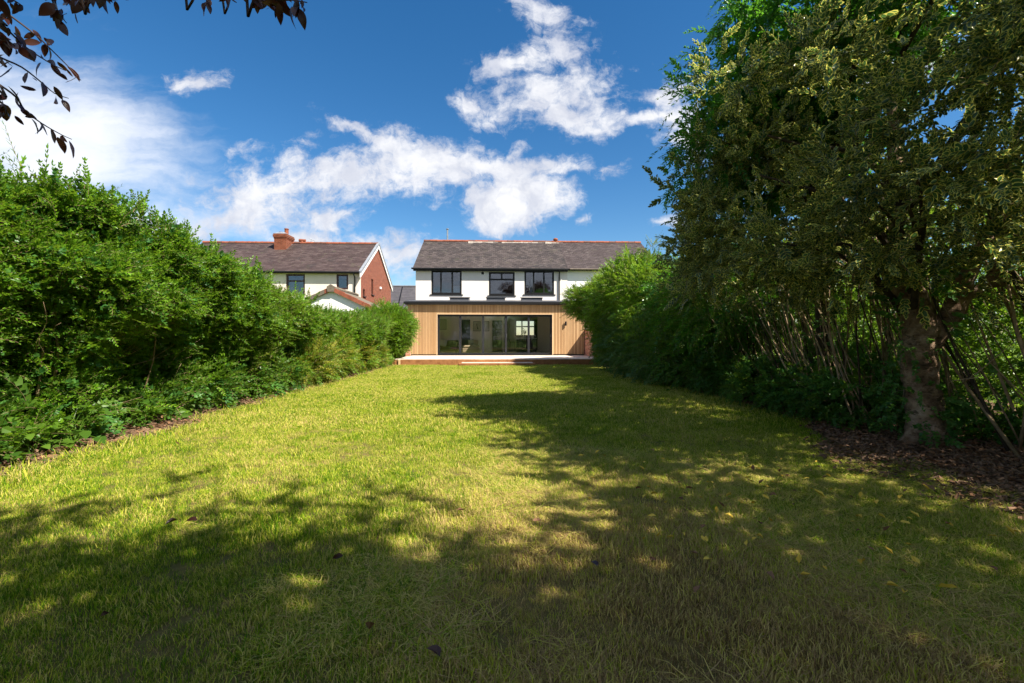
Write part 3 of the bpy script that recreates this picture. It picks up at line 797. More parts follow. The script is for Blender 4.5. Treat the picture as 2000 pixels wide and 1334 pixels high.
def frame_box(parent, x0, x1, z0, z1, y, name, m, t=.06, d=.07):
    """a rectangular frame lying in the plane y"""
    mb = MB()
    mb.box(x0, x1, y, y + d, z1 - t, z1).box(x0, x1, y, y + d, z0, z0 + t)
    mb.box(x0, x0 + t, y, y + d, z0 + t, z1 - t).box(x1 - t, x1, y, y + d, z0 + t, z1 - t)
    return mb.build(name, M[m], parent)
def window(parent, x0, x1, z0, z1, y, lights, m='black', sill=True, t=.065, glass='glass_upper', smat=None):
    """lights: list of panes (fx0,fx1,fz0,fz1) as shares of the opening; frame, one pane and sash per light, sill"""
    yf = y + .06
    w = frame_box(parent, x0, x1, z0, z1, yf, 'window', m, t)
    ix0, ix1, iz0, iz1 = x0 + t, x1 - t, z0 + t, z1 - t
    for (a, b, c, d) in lights:
        lx0 = ix0 + (ix1 - ix0) * a; lx1 = ix0 + (ix1 - ix0) * b; lz0 = iz0 + (iz1 - iz0) * c; lz1 = iz0 + (iz1 - iz0) * d
        g = .004
        s = frame_box(w, lx0 + (g if a else 0), lx1 - (g if b < 1 else 0), lz0 + (g if c else 0), lz1 - (g if d < 1 else 0), yf - .012, 'sash', m, .045, .05)
        s2 = MB(); s2.box(lx0 + .04, lx1 - .04, yf + .015, yf + .023, lz0 + .04, lz1 - .04); s2.build('pane', M[glass], w)
    if sill:
        s = MB(); s.bbox(x0 - .09, x1 + .09, y - .05, y + .06, z0 - .065, z0 - .004, .008); s.build('sill', M[smat or m], w)
    return w

def slate_roof(parent, x0, x1, ye, ze, yr, zr, m, courses, wslate, name='slates', skip=None):
    """real courses of overlapping slates on one roof slope, joined: far too many and too small to tell apart"""
    v = []; f = []
    L = math.hypot(yr - ye, zr - ze); dy, dz = (yr - ye) / L, (zr - ze) / L; ny, nz_ = -dz * (1 if yr > ye else -1), abs(dy)
    step = L / courses
    for c in range(courses):
        s0 = c * step; s1 = min(L, s0 + step * 1.25)
        off = (c % 2) * wslate * .5
        n = int((x1 - x0) / wslate) + 2
        for k in range(n):
            a = max(x0, x0 - off + k * wslate + .004); b = min(x1, x0 - off + (k + 1) * wslate - .004)
            if b - a < .02: continue
            h0 = .028 + random.uniform(-.004, .005); h1 = .006; j = random.uniform(-.006, .006)
            def pt(x, s, h): return (x, ye + dy * s + ny * h, ze + dz * s + nz_ * h)
            i = len(v)
            v += [pt(a, s0 + j, h0), pt(b, s0 + j, h0), pt(b, s1, h1), pt(a, s1, h1), pt(a, s0 + j, h0 - .016), pt(b, s0 + j, h0 - .016)]
            f += [(i, i + 1, i + 2, i + 3), (i + 4, i + 5, i + 1, i), (i + 4, i, i + 3), (i + 5, i + 2, i + 1)]
    return link(name, mesh(name, v, f, [m]), parent, kind='stuff')
def roof_base(parent, x0, x1, ye, ze, yr, zr, yb, m='black', name='roof'):
    mb = MB(); t = .10
    pts = [(ye, ze), (yr, zr), (yb, ze), (yb, ze - t), (yr, zr - t), (ye, ze - t)]
    v = [(x0, y, z) for y, z in pts] + [(x1, y, z) for y, z in pts]
    mb.poly(v, [(0, 1, 7, 6), (1, 2, 8, 7), (2, 3, 9, 8), (3, 4, 10, 9), (4, 5, 11, 10), (5, 0, 6, 11), (0, 5, 4, 1), (1, 4, 3, 2), (6, 7, 10, 11), (7, 8, 9, 10)])
    return mb.build(name, M[m], parent)
def ridge_tiles(parent, x0, x1, y, z, m, L=.45):
    n = max(1, round((x1 - x0) / L)); L = (x1 - x0) / n
    mb = MB(); prof = []
    for s, (xa, k) in enumerate(((0, 1.0), (.06, 1.0), (.0601, .93), (L - .006, .93))):
        for j in range(7):
            a = math.pi * j / 6; prof.append((xa, -math.cos(a) * .14 * k, math.sin(a) * .14 * k))
    f = [(s * 7 + j, s * 7 + j + 1, (s + 1) * 7 + j + 1, (s + 1) * 7 + j) for s in range(3) for j in range(6)] + [tuple(range(6, -1, -1)), tuple(range(21, 28))]
    me = mesh('ridge_tile', prof, f, [m] if not isinstance(m, list) else [m[0]])
    me2 = mesh('ridge_tile', prof, f, [m[1]]) if isinstance(m, list) else me
    for i in range(n):
        o = bpy.data.objects.new('ridge_tile', random.choice([me, me, me2])); COL.objects.link(o); o.parent = parent
        o.location = Vector((x0 + i * L, y, z - .045 + random.uniform(-.006, .006)))
        o.rotation_euler = (0, random.uniform(-.006, .006), 0)

# ---- main house (the left half of the white pair) and its timber clad extension
house = empty('white_house', ((XL + XP) / 2, YU, 0), 'white rendered house with timber clad rear extension and black bifold doors', 'house')
HX = [px_rect(842.3, 901.7, 528.0, 575.0, YU), px_rect(954.8, 1005.2, 531.0, 577.0, YU), px_rect(1024.2, 1082.2, 528.5, 575.0, YU)]
vent = px_rect(940, 945, 531, 536, YU)
ZC1 = 3.0
# ground storey back part and upper storey wall
bw = (P(1006.5, 626, YB - .3).x, P(1045, 626, YB - .3).x, P(1007, 656.5, YB - .3).z, P(1007, 625, YB - .3).z)
w = walls(XL, XP, 2.9, ZEAVE + .02, YU, YU + .28, [(a, b, c, d) for a, b, c, d in HX] + [(vent[0], vent[1], vent[2], vent[3])])
w.box(XL, XL + .28, YU + .281, YB - .28, 0, ZEAVE - .05)                      # left flank
# far wall with the kitchen window
walls(XL, XP, 0, ZEAVE, YB - .28, YB, [bw], w)
w.build('wall', M['render_white'], house)
g = MB(); g.poly([(XL + .02, YU + .1, ZEAVE - .06), (XL + .02, YB - .1, ZEAVE - .06), (XL + .02, YRIDGE, ZRIDGE - .12), (XL + .2, YU + .1, ZEAVE - .06), (XL + .2, YB - .1, ZEAVE - .06), (XL + .2, YRIDGE, ZRIDGE - .12)], [(0, 2, 1), (3, 4, 5), (0, 3, 5, 2), (1, 2, 5, 4), (0, 1, 4, 3)])
g.build('gable', M['render_white'], house)
# inner floor between storeys / ceiling of the upper room, back of the bedrooms
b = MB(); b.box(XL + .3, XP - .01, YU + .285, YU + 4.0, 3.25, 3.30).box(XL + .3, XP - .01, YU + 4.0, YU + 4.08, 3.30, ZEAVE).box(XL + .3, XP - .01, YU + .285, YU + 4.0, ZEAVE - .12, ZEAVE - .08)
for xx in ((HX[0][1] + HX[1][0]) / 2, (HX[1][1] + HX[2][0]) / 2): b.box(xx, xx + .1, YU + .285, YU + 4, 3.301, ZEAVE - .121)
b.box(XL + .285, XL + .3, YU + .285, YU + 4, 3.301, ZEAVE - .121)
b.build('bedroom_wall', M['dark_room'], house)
mbv = MB()
for k in range(4): mbv.box(vent[0], vent[1], YU + .02, YU + .05, vent[2] + .035 * k, vent[2] + .035 * k + .02)
mbv.box(vent[0] - .02, vent[1] + .02, YU + .06, YU + .1, vent[2] - .0, vent[3])
mbv.build('air_vent', M['black'], house)
window(house, *HX[0], YU, [(0, .30, 0, 1), (.30, .70, 0, 1), (.70, 1, 0, 1)])
window(house, *HX[1], YU, [(0, 1, 0, .70), (0, .5, .70, 1), (.5, 1, .70, 1)])
window(house, *HX[2], YU, [(0, .30, 0, 1), (.30, .67, 0, 1), (.67, 1, 0, 1)])

roof = roof_base(house, XL - .12, XP, YU - .22, ZEAVE + .05, YRIDGE, ZRIDGE, YB + .22)
slate_roof(roof, XL - .13, XP + .001, YU - .30, ZEAVE + .04, YRIDGE, ZRIDGE + .03, M['slate'], 25, .26)
ridge_tiles(roof, XL - .12, XP, YRIDGE, ZRIDGE + .06, [M['terracotta'], M['terracotta_old']])
# mortar squeezed out below the ridge
mo = MB()
x = P(915, 475, YRIDGE).x
while x < P(1098, 475, YRIDGE).x:
    l = random.uniform(.15, .5); d = random.uniform(.03, .12) if random.random() < .85 else random.uniform(.15, .3)
    yy = YRIDGE - .14 - d * .8; mo.box(x, x + l * .96, yy, YRIDGE - .12, ZRIDGE - (YRIDGE - yy) * .63 + .03, ZRIDGE - .005 - random.uniform(0, .03)); x += l
mo.build('ridge_mortar', M['mortar'], roof)
gt = MB(); gt.bbox(XL - .22, P(1108, 526, YU).x + .03, YU - .36, YU - .24, ZEAVE - .03, ZEAVE + .07, .02).box(XL - .12, XP - .002, YU - .239, YU - .01, ZEAVE - .10, ZEAVE + .0)
gt.build('gutter', M['black'], house)
xd = P(1092, 560, YU).x
dp = MB(); dp.tube([(xd, YU - .30, ZEAVE), (xd, YU - .28, ZEAVE - .12), (xd, YU - .07, ZEAVE - .30), (xd, YU - .07, 3.45)], .038, 8)
dp.build('downpipe', M['black'], house, smooth=True)
fx = P(874, 470, YRIDGE + 1.0)
fl = MB(); fl.tube([(fx.x, fx.y, ZRIDGE - .5), (fx.x, fx.y, P(874, 449, fx.y).z)], .06, 10).lathe((fx.x, fx.y, P(874, 449, fx.y).z), [(.07, 0), (.105, .03), (.105, .07), (.03, .12)], 10)
fl.build('flue', M['steel'], house, smooth=False)
pz = ZRIDGE + .03; px_ = P(1085, 470, YRIDGE).x
pt = MB(); pt.lathe((px_, YRIDGE, pz), [(.13, 0), (.12, .08), (.10, .11), (.16, .13), (.17, .2), (.15, .26), (.09, .28), (.05, .30)], 12); pt.build('chimney_pot', M['terracotta'], house, smooth=True)

# ---- extension
door = px_rect(854.2, 1078.6, 614.0, 692.8, YE)
DX0, DX1, DZ1 = door[0], door[1], door[3]; DZ0 = ZP + .02
ZW = P(950, 595.5, YE).z; ZF = P(950, 588, YE - .12).z
ext = empty('extension', ((XEL + XER) / 2, YE, ZP), 'single storey extension clad in narrow vertical timber battens', 'extension')
e = walls(XEL + .03, XER - .03, 0, ZW, YE + .06, YE + .30, [(DX0, DX1, -1, DZ1)])
e.box(XEL + .03, XEL + .28, YE + .301, YU + .0, 0, ZW)
e.box(XER - .28, XER - .03, YE + .301, YU + .0, 0, ZW)
e.build('wall', M['clad_gap'], ext)
# battens
bt = MB(); pitch = .0815; xx = XEL
while xx < XER - .03:
    x2 = min(xx + .064, XER); zb = ZP + .06
    if x2 > DX0 - .05 and xx < DX1 + .05: zb = DZ1 + .055
    if not (x2 > DX0 - .055 and x2 < DX0 + .0) or True:
        bt.box(xx, x2, YE + .028, YE + .0599, zb, ZW)
    xx += pitch
yy = YE + .07
while yy < YU - .1:
    bt.box(XEL - .0, XEL + .0299, yy, yy + .062, ZP + .06, ZW); bt.box(XER - .0299, XER, yy, yy + .062, .05, ZW); yy += pitch
bt.build('cladding_batten', M['cladding'], ext, kind='stuff')
tr = MB(); tr.box(DX0 - .05, DX0 - .002, YE + .01, YE + .12, ZP + .03, DZ1 + .05).box(DX1 + .002, DX1 + .05, YE + .01, YE + .12, ZP + .03, DZ1 + .05).box(DX0 - .002, DX1 + .002, YE + .01, YE + .12, DZ1 + .004, DZ1 + .05)
tr.build('door_trim', simple('pale_timber_trim', (.55, .38, .22), (.62, .44, .27), 9, .7, .3), ext)
bs = MB(); bs.box(XEL, XER, YE + .02, YE + .06, ZP - .0, ZP + .055); bs.build('base_strip', M['black'], ext)
# low pitched roof, gutter and fascia
ZR1 = P(860, 586, YU).z
rf = MB(); y0 = YE - .10
xr0, xr1 = XEL - .12, XER + .06
zt = lambda y: ZF + (ZR1 - ZF) * (y - y0) / (YU - y0)
SY0, SY1 = 26.2, 27.3
SKY = [(P(a_, 600, SY0).x, P(b_, 600, SY0).x) for (a_, b_) in ((879.6, 914.4), (951, 985.5), (1020.5, 1058))]
def roof_piece(x0, x1, ya, yb):
    pts = [(ya, zt(ya)), (yb, zt(yb)), (yb, ZW), (ya, ZW)]
    v = [(x0, y, z) for y, z in pts] + [(x1, y, z) for y, z in pts]
    rf.poly(v, [(0, 4, 5, 1), (1, 5, 6, 2), (2, 6, 7, 3), (3, 7, 4, 0), (0, 1, 2, 3), (4, 7, 6, 5)])
xs_ = [xr0] + [v for p in SKY for v in p] + [xr1]
for i in range(0, len(xs_), 2): roof_piece(xs_[i], xs_[i + 1], y0, YU - .002)
for (x0, x1) in SKY: roof_piece(x0, x1, y0, SY0); roof_piece(x0, x1, SY1, YU - .002)
er = rf.build('roof', M['charcoal'], ext)
gt = MB(); gt.bbox(XEL - .18, XER + .10, YE - .22, YE - .105, ZW + .035, ZF - .035, .02); gt.build('gutter', M['black'], ext)
def sloped(mb, x0, x1, ya, yb, h0, h1):
    v = [(x0, ya, zt(ya) + h0), (x1, ya, zt(ya) + h0), (x1, yb, zt(yb) + h0), (x0, yb, zt(yb) + h0), (x0, ya, zt(ya) + h1), (x1, ya, zt(ya) + h1), (x1, yb, zt(yb) + h1), (x0, yb, zt(yb) + h1)]
    mb.poly(v, [(3, 2, 1, 0), (4, 5, 6, 7), (0, 1, 5, 4), (1, 2, 6, 5), (2, 3, 7, 6), (3, 0, 4, 7)])
def ring(mb, x0, x1, ya, yb, t, h0, h1):
    sloped(mb, x0, x1, ya, ya + t, h0, h1); sloped(mb, x0, x1, yb - t, yb, h0, h1); sloped(mb, x0, x0 + t, ya + t, yb - t, h0, h1); sloped(mb, x1 - t, x1, ya + t, yb - t, h0, h1)
for (x0, x1) in SKY:
    k = MB(); ring(k, x0 - .03, x1 + .03, SY0 - .03, SY1 + .03, .028, .002, .15); sk = k.build('skylight', M['charcoal'], er)
    k = MB(); ring(k, x0 - .07, x1 + .07, SY0 - .07, SY1 + .07, .09, .152, .19); k.build('lid', M['black'], sk)
    k = MB(); sloped(k, x0 + .02, x1 - .02, SY0 + .02, SY1 - .02, .165, .175); k.build('pane', M['glass'], sk)
    k = MB(); k.box(x0 + .001, x0 + .02, SY0 + .021, SY1 - .021, ZP + 2.42, ZW + .15).box(x1 - .02, x1 - .001, SY0 + .021, SY1 - .021, ZP + 2.42, ZW + .15).box(x0 + .001, x1 - .001, SY0 + .001, SY0 + .02, ZP + 2.42, ZW + .15).box(x0 + .001, x1 - .001, SY1 - .02, SY1 - .001, ZP + 2.42, ZW + .15); k.build('lining', M['ceiling'], sk)
xd = P(1144, 660, YE).x
dp = MB(); dp.tube([(xd, YE + .0, ZW + .05), (xd, YE - .0, ZP + .10), (xd + .02, YE - .12, ZP + .04)], .045, 8); dp.build('downpipe', M['black'], ext, smooth=True)
xd2 = P(1129, 690, YE)

# bifold doors
doors = empty('bifold_doors', ((DX0 + DX1) / 2, YE, DZ0), 'black framed bifold doors of five tall glass panels', 'doors')
yf = YE + .10
fr = MB(); ft = .045
fr.box(DX0 + .002, DX1 - .002, yf, yf + .10, DZ1 - ft, DZ1 - .001).box(DX0 + .002, DX0 + ft, yf, yf + .10, DZ0, DZ1 - ft - .001).box(DX1 - ft, DX1 - .002, yf, yf + .10, DZ0, DZ1 - ft - .001).box(DX0 + ft, DX1 - ft, yf, yf + .10, DZ0, DZ0 + .035)
fr.build('outer_frame', M['black'], doors)
cuts = [DX0 + ft] + [P(x, 650, YE + .1).x for x in (898.8, 943.6, 988.2, 1032.6)] + [DX1 - ft]
for i in range(5):
    a, b_ = cuts[i] + .003, cuts[i + 1] - .003
    mb = MB(); t = .055; y = yf + .012; z0, z1 = DZ0 + .038, DZ1 - ft - .004
    mb.box(a, b_, y, y + .06, z1 - .05, z1).box(a, b_, y, y + .06, z0, z0 + .075).box(a, a + t, y, y + .06, z0 + .075, z1 - .05).box(b_ - t, b_, y, y + .06, z0 + .075, z1 - .05)
    leaf = mb.build('door_leaf', M['grey_frame'], doors)
    g = MB(); g.box(a + t - .01, b_ - t + .01, y + .026, y + .034, z0 + .07, z1 - .045); g.build('glass_pane', M['glass'], leaf)
    if i in (3, 4):
        h = MB(); hx = b_ - .028 if i == 4 else a + .028; h.tube([(hx, y - .035, ZP + 1.02), (hx, y - .035, ZP + 1.16)], .008, 6).box(hx - .01, hx + .01, y - .035, y - .001, ZP + 1.0, ZP + 1.02); h.build('handle', M['steel'], leaf)

# wall lamp
lx = P(1105, 632, YE)
lamp = empty('wall_lamp', (lx.x, YE + .02, lx.z), 'black up and down wall lamp on the timber cladding right of the doors', 'lamp')
l = MB(); l.box(lx.x - .04, lx.x + .04, YE - .005, YE + .027, lx.z - .07, lx.z + .05); l.build('bracket', M['black'], lamp)
l = MB(); l.lathe((lx.x, YE - .065, lx.z - .11), [(.044, 0), (.048, .01), (.048, .215), (.044, .225)], 12); l.build('lamp_body', M['black'], lamp, smooth=False)

# ---- patio
patio = empty('patio', (0, YE - 2, 0), 'raised pale paved patio edged with brown timber sleepers', 'patio')
PX0, PX1 = P(768, 706, 20.7).x, P(1170, 706, 20.7).x
mb = MB(); mb.box(PX0 + .1, PX1 + .6, 20.86, YE + .055, -.02, ZP - .035); mb.build('patio_bed', M['mortar'], patio)
slab = MB(); slab.bbox(-.297, .297, -.297, .297, -.03, 0, .004); slm = [mesh('paving_slab', slab.v, slab.f, [simple('slab_%d' % k, (.60 * s, .50 * s, .42 * s), (.68 * s, .59 * s, .51 * s), 3, .6, .35, bs=.08)]) for k, s in enumerate((1.0, .93, 1.05))]
nx = int((PX1 + .5 - PX0) / .6) + 1
for j in range(7):
    for i in range(nx):
        x = PX0 + .35 + i * .602; y = 21.02 + j * .602
        if y > YE - .2: continue
        o = bpy.data.objects.new('paving_slab', random.choice(slm)); COL.objects.link(o); o.parent = patio
        o.location = Vector((x, y, ZP + random.uniform(-.002, .002))) - Vector(patio.location)
# row cut to the doors
mb = MB(); mb.box(PX0 + .06, PX1 + .5, 21.02 + 5 * .602 + .31 + .602, YE + .019, ZP - .03, ZP - .001); mb.build('paving_edge', M['paving'], patio)
x = PX0 + .32
for L in (2.4, 2.4, 2.4, 2.0):
    x2 = min(x + L, PX1 + .6); mb = MB(); mb.bbox(x + .004, x2 - .004, 20.70, 20.86, -.02, ZP - .032, .012); mb.build('sleeper', M['sleeper'], patio); x = x2
mb = MB(); mb.bbox(PX0 - .08, PX0 + .22, 20.72, 20.86, -.02, ZP - .035, .012); mb.build('sleeper', M['sleeper'], patio)
mb = MB(); mb.bbox(PX0 + .223, PX0 + .317, 20.66, 20.84, -.02, ZP - .03, .01); o = mb.build('corner_post', M['cut_timber'], patio); o['label'] = 'pale cut end of timber at the patio corner'
mb = MB(); mb.bbox(PX0 - .06, PX0 + .1, 20.87, YE - .8, -.02, ZP - .032, .012); mb.build('sleeper', M['sleeper'], patio)
mb = MB(); mb.box(PX0 + .1, PX1 + .5, 20.74, 20.72 + .3, ZP - .03, ZP - .002); mb.build('paving_edge', M['paving'], patio)
# step
s0, s1 = P(896, 712, 20.3).x, P(1046, 712, 20.3).x
step = empty('garden_step', ((s0 + s1) / 2, 20.4, 0), 'low timber framed step with pale paving in front of the patio', 'step')
xs = [s0, s0 + .98, s0 + 1.72, s0 + 3.0, s1]
for a, b_ in zip(xs, xs[1:]):
    mb = MB(); mb.bbox(a + .004, b_ - .004, 20.25, 20.36, -.02, .125, .01); mb.build('timber', M['sleeper'], step)
for a in (s0, s1 - .11):
    mb = MB(); mb.bbox(a, a + .11, 20.364, 20.695, -.02, .125, .01); mb.build('timber', M['sleeper'], step)
n = 6
for i in range(n):
    a = s0 + .115 + (s1 - s0 - .23) * i / n; b_ = s0 + .115 + (s1 - s0 - .23) * (i + 1) / n
    mb = MB(); mb.bbox(a + .003, b_ - .003, 20.364, 20.695, .10, .15, .004); mb.build('paving_slab', M['paving'], step)

# ---- interior seen through the doors
YL = 30.4; xc = P(960.6, 650, YL).x
it = MB(); zc = ZP + 2.42
it.box(XEL + .29, XER - .29, YE + .31, YB - .285, ZP - .06, ZP + .0)
room_floor = it.build('room_floor', M['floor']); tag(room_floor, kind='structure')
it = MB(); it.box(XEL + .29, XER - .29, YE + .31, SY0, zc, zc + .05).box(XEL + .29, XER - .29, SY1, YB - .29, zc, zc + .05)
xs_ = [XEL + .29] + [v for p in SKY for v in p] + [XER - .29]
for i in range(0, len(xs_), 2): it.box(xs_[i], xs_[i + 1], SY0, SY1, zc, zc + .05)
o = it.build('room_ceiling', M['ceiling']); tag(o, kind='structure')
hd = (P(961.6, 650, YL + .15).x, P(980.5, 650, YL + .15).x); hz = P(960, 625.4, YL + .15).z
dk = px_rect(901.6, 918.4, 624, 668, YL)
it = walls(XEL + .29, xc, ZP, zc, YL, YL + .12, [(dk[0], dk[1], ZP - .1, dk[3])])
it.box(xc - .12, xc, YL + .121, YL + .9, ZP, zc)
it.box(XEL + .285, XEL + .30, YE + .31, YL, ZP, zc)
it.box(XER - .30, XER - .285, YE + .31, YB - .3, ZP, zc)
it.box(xc, P(984, 650, YL + .9).x + .0, YL + .9, YL + 1.0, ZP, zc)
xk = P(984, 650, YL + .9).x
it.box(xk - .1, xk - .0, YL + 1.001, YB - .3, ZP, zc)
walls(xk, XER - .3, ZP, zc, YB - .36, YB - .30, [bw], it)
it.box(P(1050, 650, 31.95).x, XER - .301, 31.95, 32.05, ZP, zc)
o = it.build('room_wall', M['inner_wall']); tag(o, kind='structure')
it = MB(); it.box(dk[0] - .3, dk[1] + .3, YL + .125, YL + 1.6, ZP, zc); o = it.build('hall_darkness', M['dark_door']); tag(o, kind='structure')  # solid black box behind the doorway, the unlit hall put into its colour
# inner door with recessed panels
dr = empty('inner_door', ((hd[0] + hd[1]) / 2, YL + .86, ZP), 'black panelled inner door beside a narrow strip window', 'door')
h0, h1 = hd; yd = YL + .84
mb = MB(); mb.box(h0 + .05, h1 - .03, yd, yd + .045, ZP + .01, hz - .06); mb.build('door_panel', M['dark_door'], dr)
for k in range(4):
    mb = MB(); z0 = ZP + .12 + k * .5; mb.bbox(h0 + .14, h1 - .12, yd - .012, yd, z0, min(z0 + .42, hz - .12), .006); mb.build('raised_panel', M['dark_door'], dr)
mb = MB(); mb.box(h0, h0 + .05, yd - .01, yd + .05, ZP, hz).box(h1 - .03, h1 + .02, yd - .01, yd + .05, ZP, hz).box(h0 + .05, h1 - .03, yd - .01, yd + .05, hz - .06, hz); mb.build('door_frame', M['dark_door'], dr)

def picture(x0, x1, y0, y1, Y, label, art=False):
    a, b_, c, d = px_rect(x0, x1, y0, y1, Y)
    p = empty('framed_picture', ((a + b_) / 2, Y, c), label, 'picture')
    mb = MB(); t = .025; y = Y - .03
    mb.box(a, b_, y, y + .028, d - t, d).box(a, b_, y, y + .028, c, c + t).box(a, a + t, y, y + .028, c + t, d - t).box(b_ - t, b_, y, y + .028, c + t, d - t)
    mb.build('frame', M['dark_door'], p)
    mb = MB(); mb.box(a + t, b_ - t, y + .012, y + .02, c + t, d - t); mb.build('print', M['paper'], p)
    if art:
        cx = (a + b_) / 2; mb = MB()
        mb.tube([(cx - .02, y + .008, d - .16), (cx, y + .008, (c + d) / 2), (cx + .06, y + .008, c + .14)], [.03, .018, .045], 6); mb.build('ink_mark', M['dark_door'], p)
picture(858, 872, 624, 643.8, YL, 'framed print on the back wall above the sofa')
picture(924.6, 938.8, 627.4, 647, YL, 'framed print with a black brush mark, right of the dark doorway', True)
picture(943.6, 955.4, 627.4, 647, YL, 'plain framed print at the end of the back wall')

def soft_box(mb, x0, x1, y0, y1, z0, z1, b=.05): mb.bbox(x0, x1, y0, y1, z0, z1, b)
a, b_ = P(852, 660, 28.6).x, P(894, 660, 28.6).x
sofa = empty('sofa', ((a + b_) / 2, 28.8, ZP), 'dark brown sofa at the left of the room', 'sofa')
mb = MB(); mb.bbox(a, b_, 28.5, 29.4, ZP + .16, ZP + .42, .05); mb.build('seat', M['sofa'], sofa)
mb = MB(); mb.bbox(a, b_, 29.2, 29.42, ZP + .421, ZP + .80, .06); mb.build('backrest', M['sofa'], sofa)
mb = MB(); mb.bbox(b_ - .16, b_, 28.48, 29.19, ZP + .421, ZP + .60, .05); mb.build('armrest', M['sofa'], sofa)
for x in (a + .08, b_ - .12):
    for y in (28.6, 29.3):
        mb = MB(); mb.tube([(x, y, ZP), (x, y, ZP + .16)], .02, 6); mb.build('leg', M['dark_door'], sofa)
def cushion(c, w, h, tilt, m, label):
    mb = MB(); n = 6; base = 0
    pts = []; 
    for s in (-1, 1):
        for j in range(n + 1):
            for i in range(n + 1):
                u, v = i / n * 2 - 1, j / n * 2 - 1
                pts.append((u * w / 2 * (1 - .06 * v * v), s * .075 * (1 - u * u) ** .5 * (1 - v * v) ** .5, v * h / 2 * (1 - .06 * u * u)))
    f = []; k = (n + 1) ** 2
    for j in range(n):
        for i in range(n):
            q = j * (n + 1) + i; f.append((q, q + 1, q + n + 2, q + n + 1)); f.append((k + q, k + q + n + 1, k + q + n + 2, k + q + 1))
    o = link('cushion', mesh('cushion', pts, f, [m], smooth=True), loc=c); o.rotation_euler = (R(-14), R(tilt), R(8)); tag(o, label, 'cushion')
cushion((P(864, 668, 28.5).x, 28.75, ZP + .66), .52, .46, 14, M['cushion'], 'white cushion propped on the left end of the sofa')
a, b_ = P(903, 670, 28.0).x, P(935.8, 670, 28.0).x
pf = empty('daybed', ((a + b_) / 2, 28.3, ZP), 'low tan upholstered bench below the framed prints', 'bench')
mb = MB(); mb.bbox(a, b_, 27.95, 28.75, ZP + .05, ZP + .34, .03); mb.build('bench_base', M['pouf'], pf)
mb = MB(); mb.bbox(a - .0, b_ + .0, 27.93, 28.77, ZP + .342, ZP + .50, .05); mb.build('bench_seat', M['pouf'], pf)
cushion((P(920, 668, 28.3).x, 28.5, ZP + .68), .36, .34, -8, M['cushion_grey'], 'grey cushion on the left of the tan bench')
cushion((P(928.5, 668, 28.3).x, 28.55, ZP + .67), .34, .32, 10, M['pouf'], 'tan cushion on the right of the tan bench')
YI = 31.0; a, b_ = P(1008.5, 670, YI).x, P(1048, 670, YI).x
isl = empty('kitchen_island', ((a + b_) / 2, YI + .4, ZP), 'dark kitchen island with thin white worktop', 'island')
mb = MB(); mb.box(a + .02, b_ - .02, YI, YI + .9, ZP + .0, ZP + .90); mb.build('cabinet', M['island'], isl)
for k in range(3):
    x0 = a + .05 + (b_ - a - .1) * k / 3; x1 = a + .05 + (b_ - a - .1) * (k + 1) / 3
    mb = MB(); mb.bbox(x0 + .01, x1 - .01, YI - .02, YI, ZP + .08, ZP + .86, .004); mb.build('cabinet_door', M['island'], isl)
mb = MB(); mb.bbox(a - .22, b_ + .03, YI - .05, YI + .95, ZP + .902, ZP + .945, .006); mb.build('worktop', M['worktop'], isl)
sx = P(1001, 670, YI - .1).x
st = empty('bar_stool', (sx, YI + .2, ZP), 'wooden bar stool with black seat at the end of the island', 'stool')
mb = MB(); mb.bbox(sx - .2, sx + .2, YI + .05, YI + .4, ZP + .64, ZP + .69, .015); mb.build('seat', M['dark_door'], st)
mb = MB(); mb.bbox(sx - .2, sx - .17, YI + .07, YI + .38, ZP + .692, ZP + .86, .01); mb.build('backrest', M['dark_door'], st)
for dx in (-.15, .15):
    for dy in (.08, .36):
        mb = MB(); mb.tube([(sx + dx * 1.25, YI + dy, ZP), (sx + dx, YI + dy, ZP + .64)], .018, 6); mb.build('leg', M['wood_chair'], st)
# far kitchen window with panes and curtain
kw = empty('kitchen_window', ((bw[0] + bw[1]) / 2, YB - .2, bw[2]), 'bright white framed kitchen window across the room', 'window')
frame_w = window(kw, bw[0], bw[1], bw[2], bw[3], YB - .28, [(0, .33, 0, .60), (0, .33, .60, 1), (.33, .68, 0, .60), (.33, .68, .60, 1), (.68, 1, 0, .60), (.68, 1, .60, 1)], 'grey_frame', False, .04, 'glass')
cx = P(1046, 640, YB - .5).x
def drape(name, x0, x1, y, z0, z1, m, parent=None, folds=6, amp=.035):
    n = folds * 6; v = []; f = []
    for j, z in enumerate(np.linspace(z0, z1, 5)):
        for i in range(n + 1):
            v.append((x0 + (x1 - x0) * i / n, y + math.sin(i / 6 * 2 * math.pi) * amp * (1.2 - .1 * j), z))
    for j in range(4):
        for i in range(n): q = j * (n + 1) + i; f.append((q, q + 1, q + n + 2, q + n + 1))
    me = mesh(name, v, f, [m], smooth=True); o = link(name, me, parent)
    md = o.modifiers.new('thick', 'SOLIDIFY'); md.thickness = .006; return o
tag(drape('curtain', cx - .12, cx + .22, YB - .48, ZP + .02, bw[3] + .1, M['curtain_dark']), 'dark curtain hanging right of the kitchen window', 'curtain')
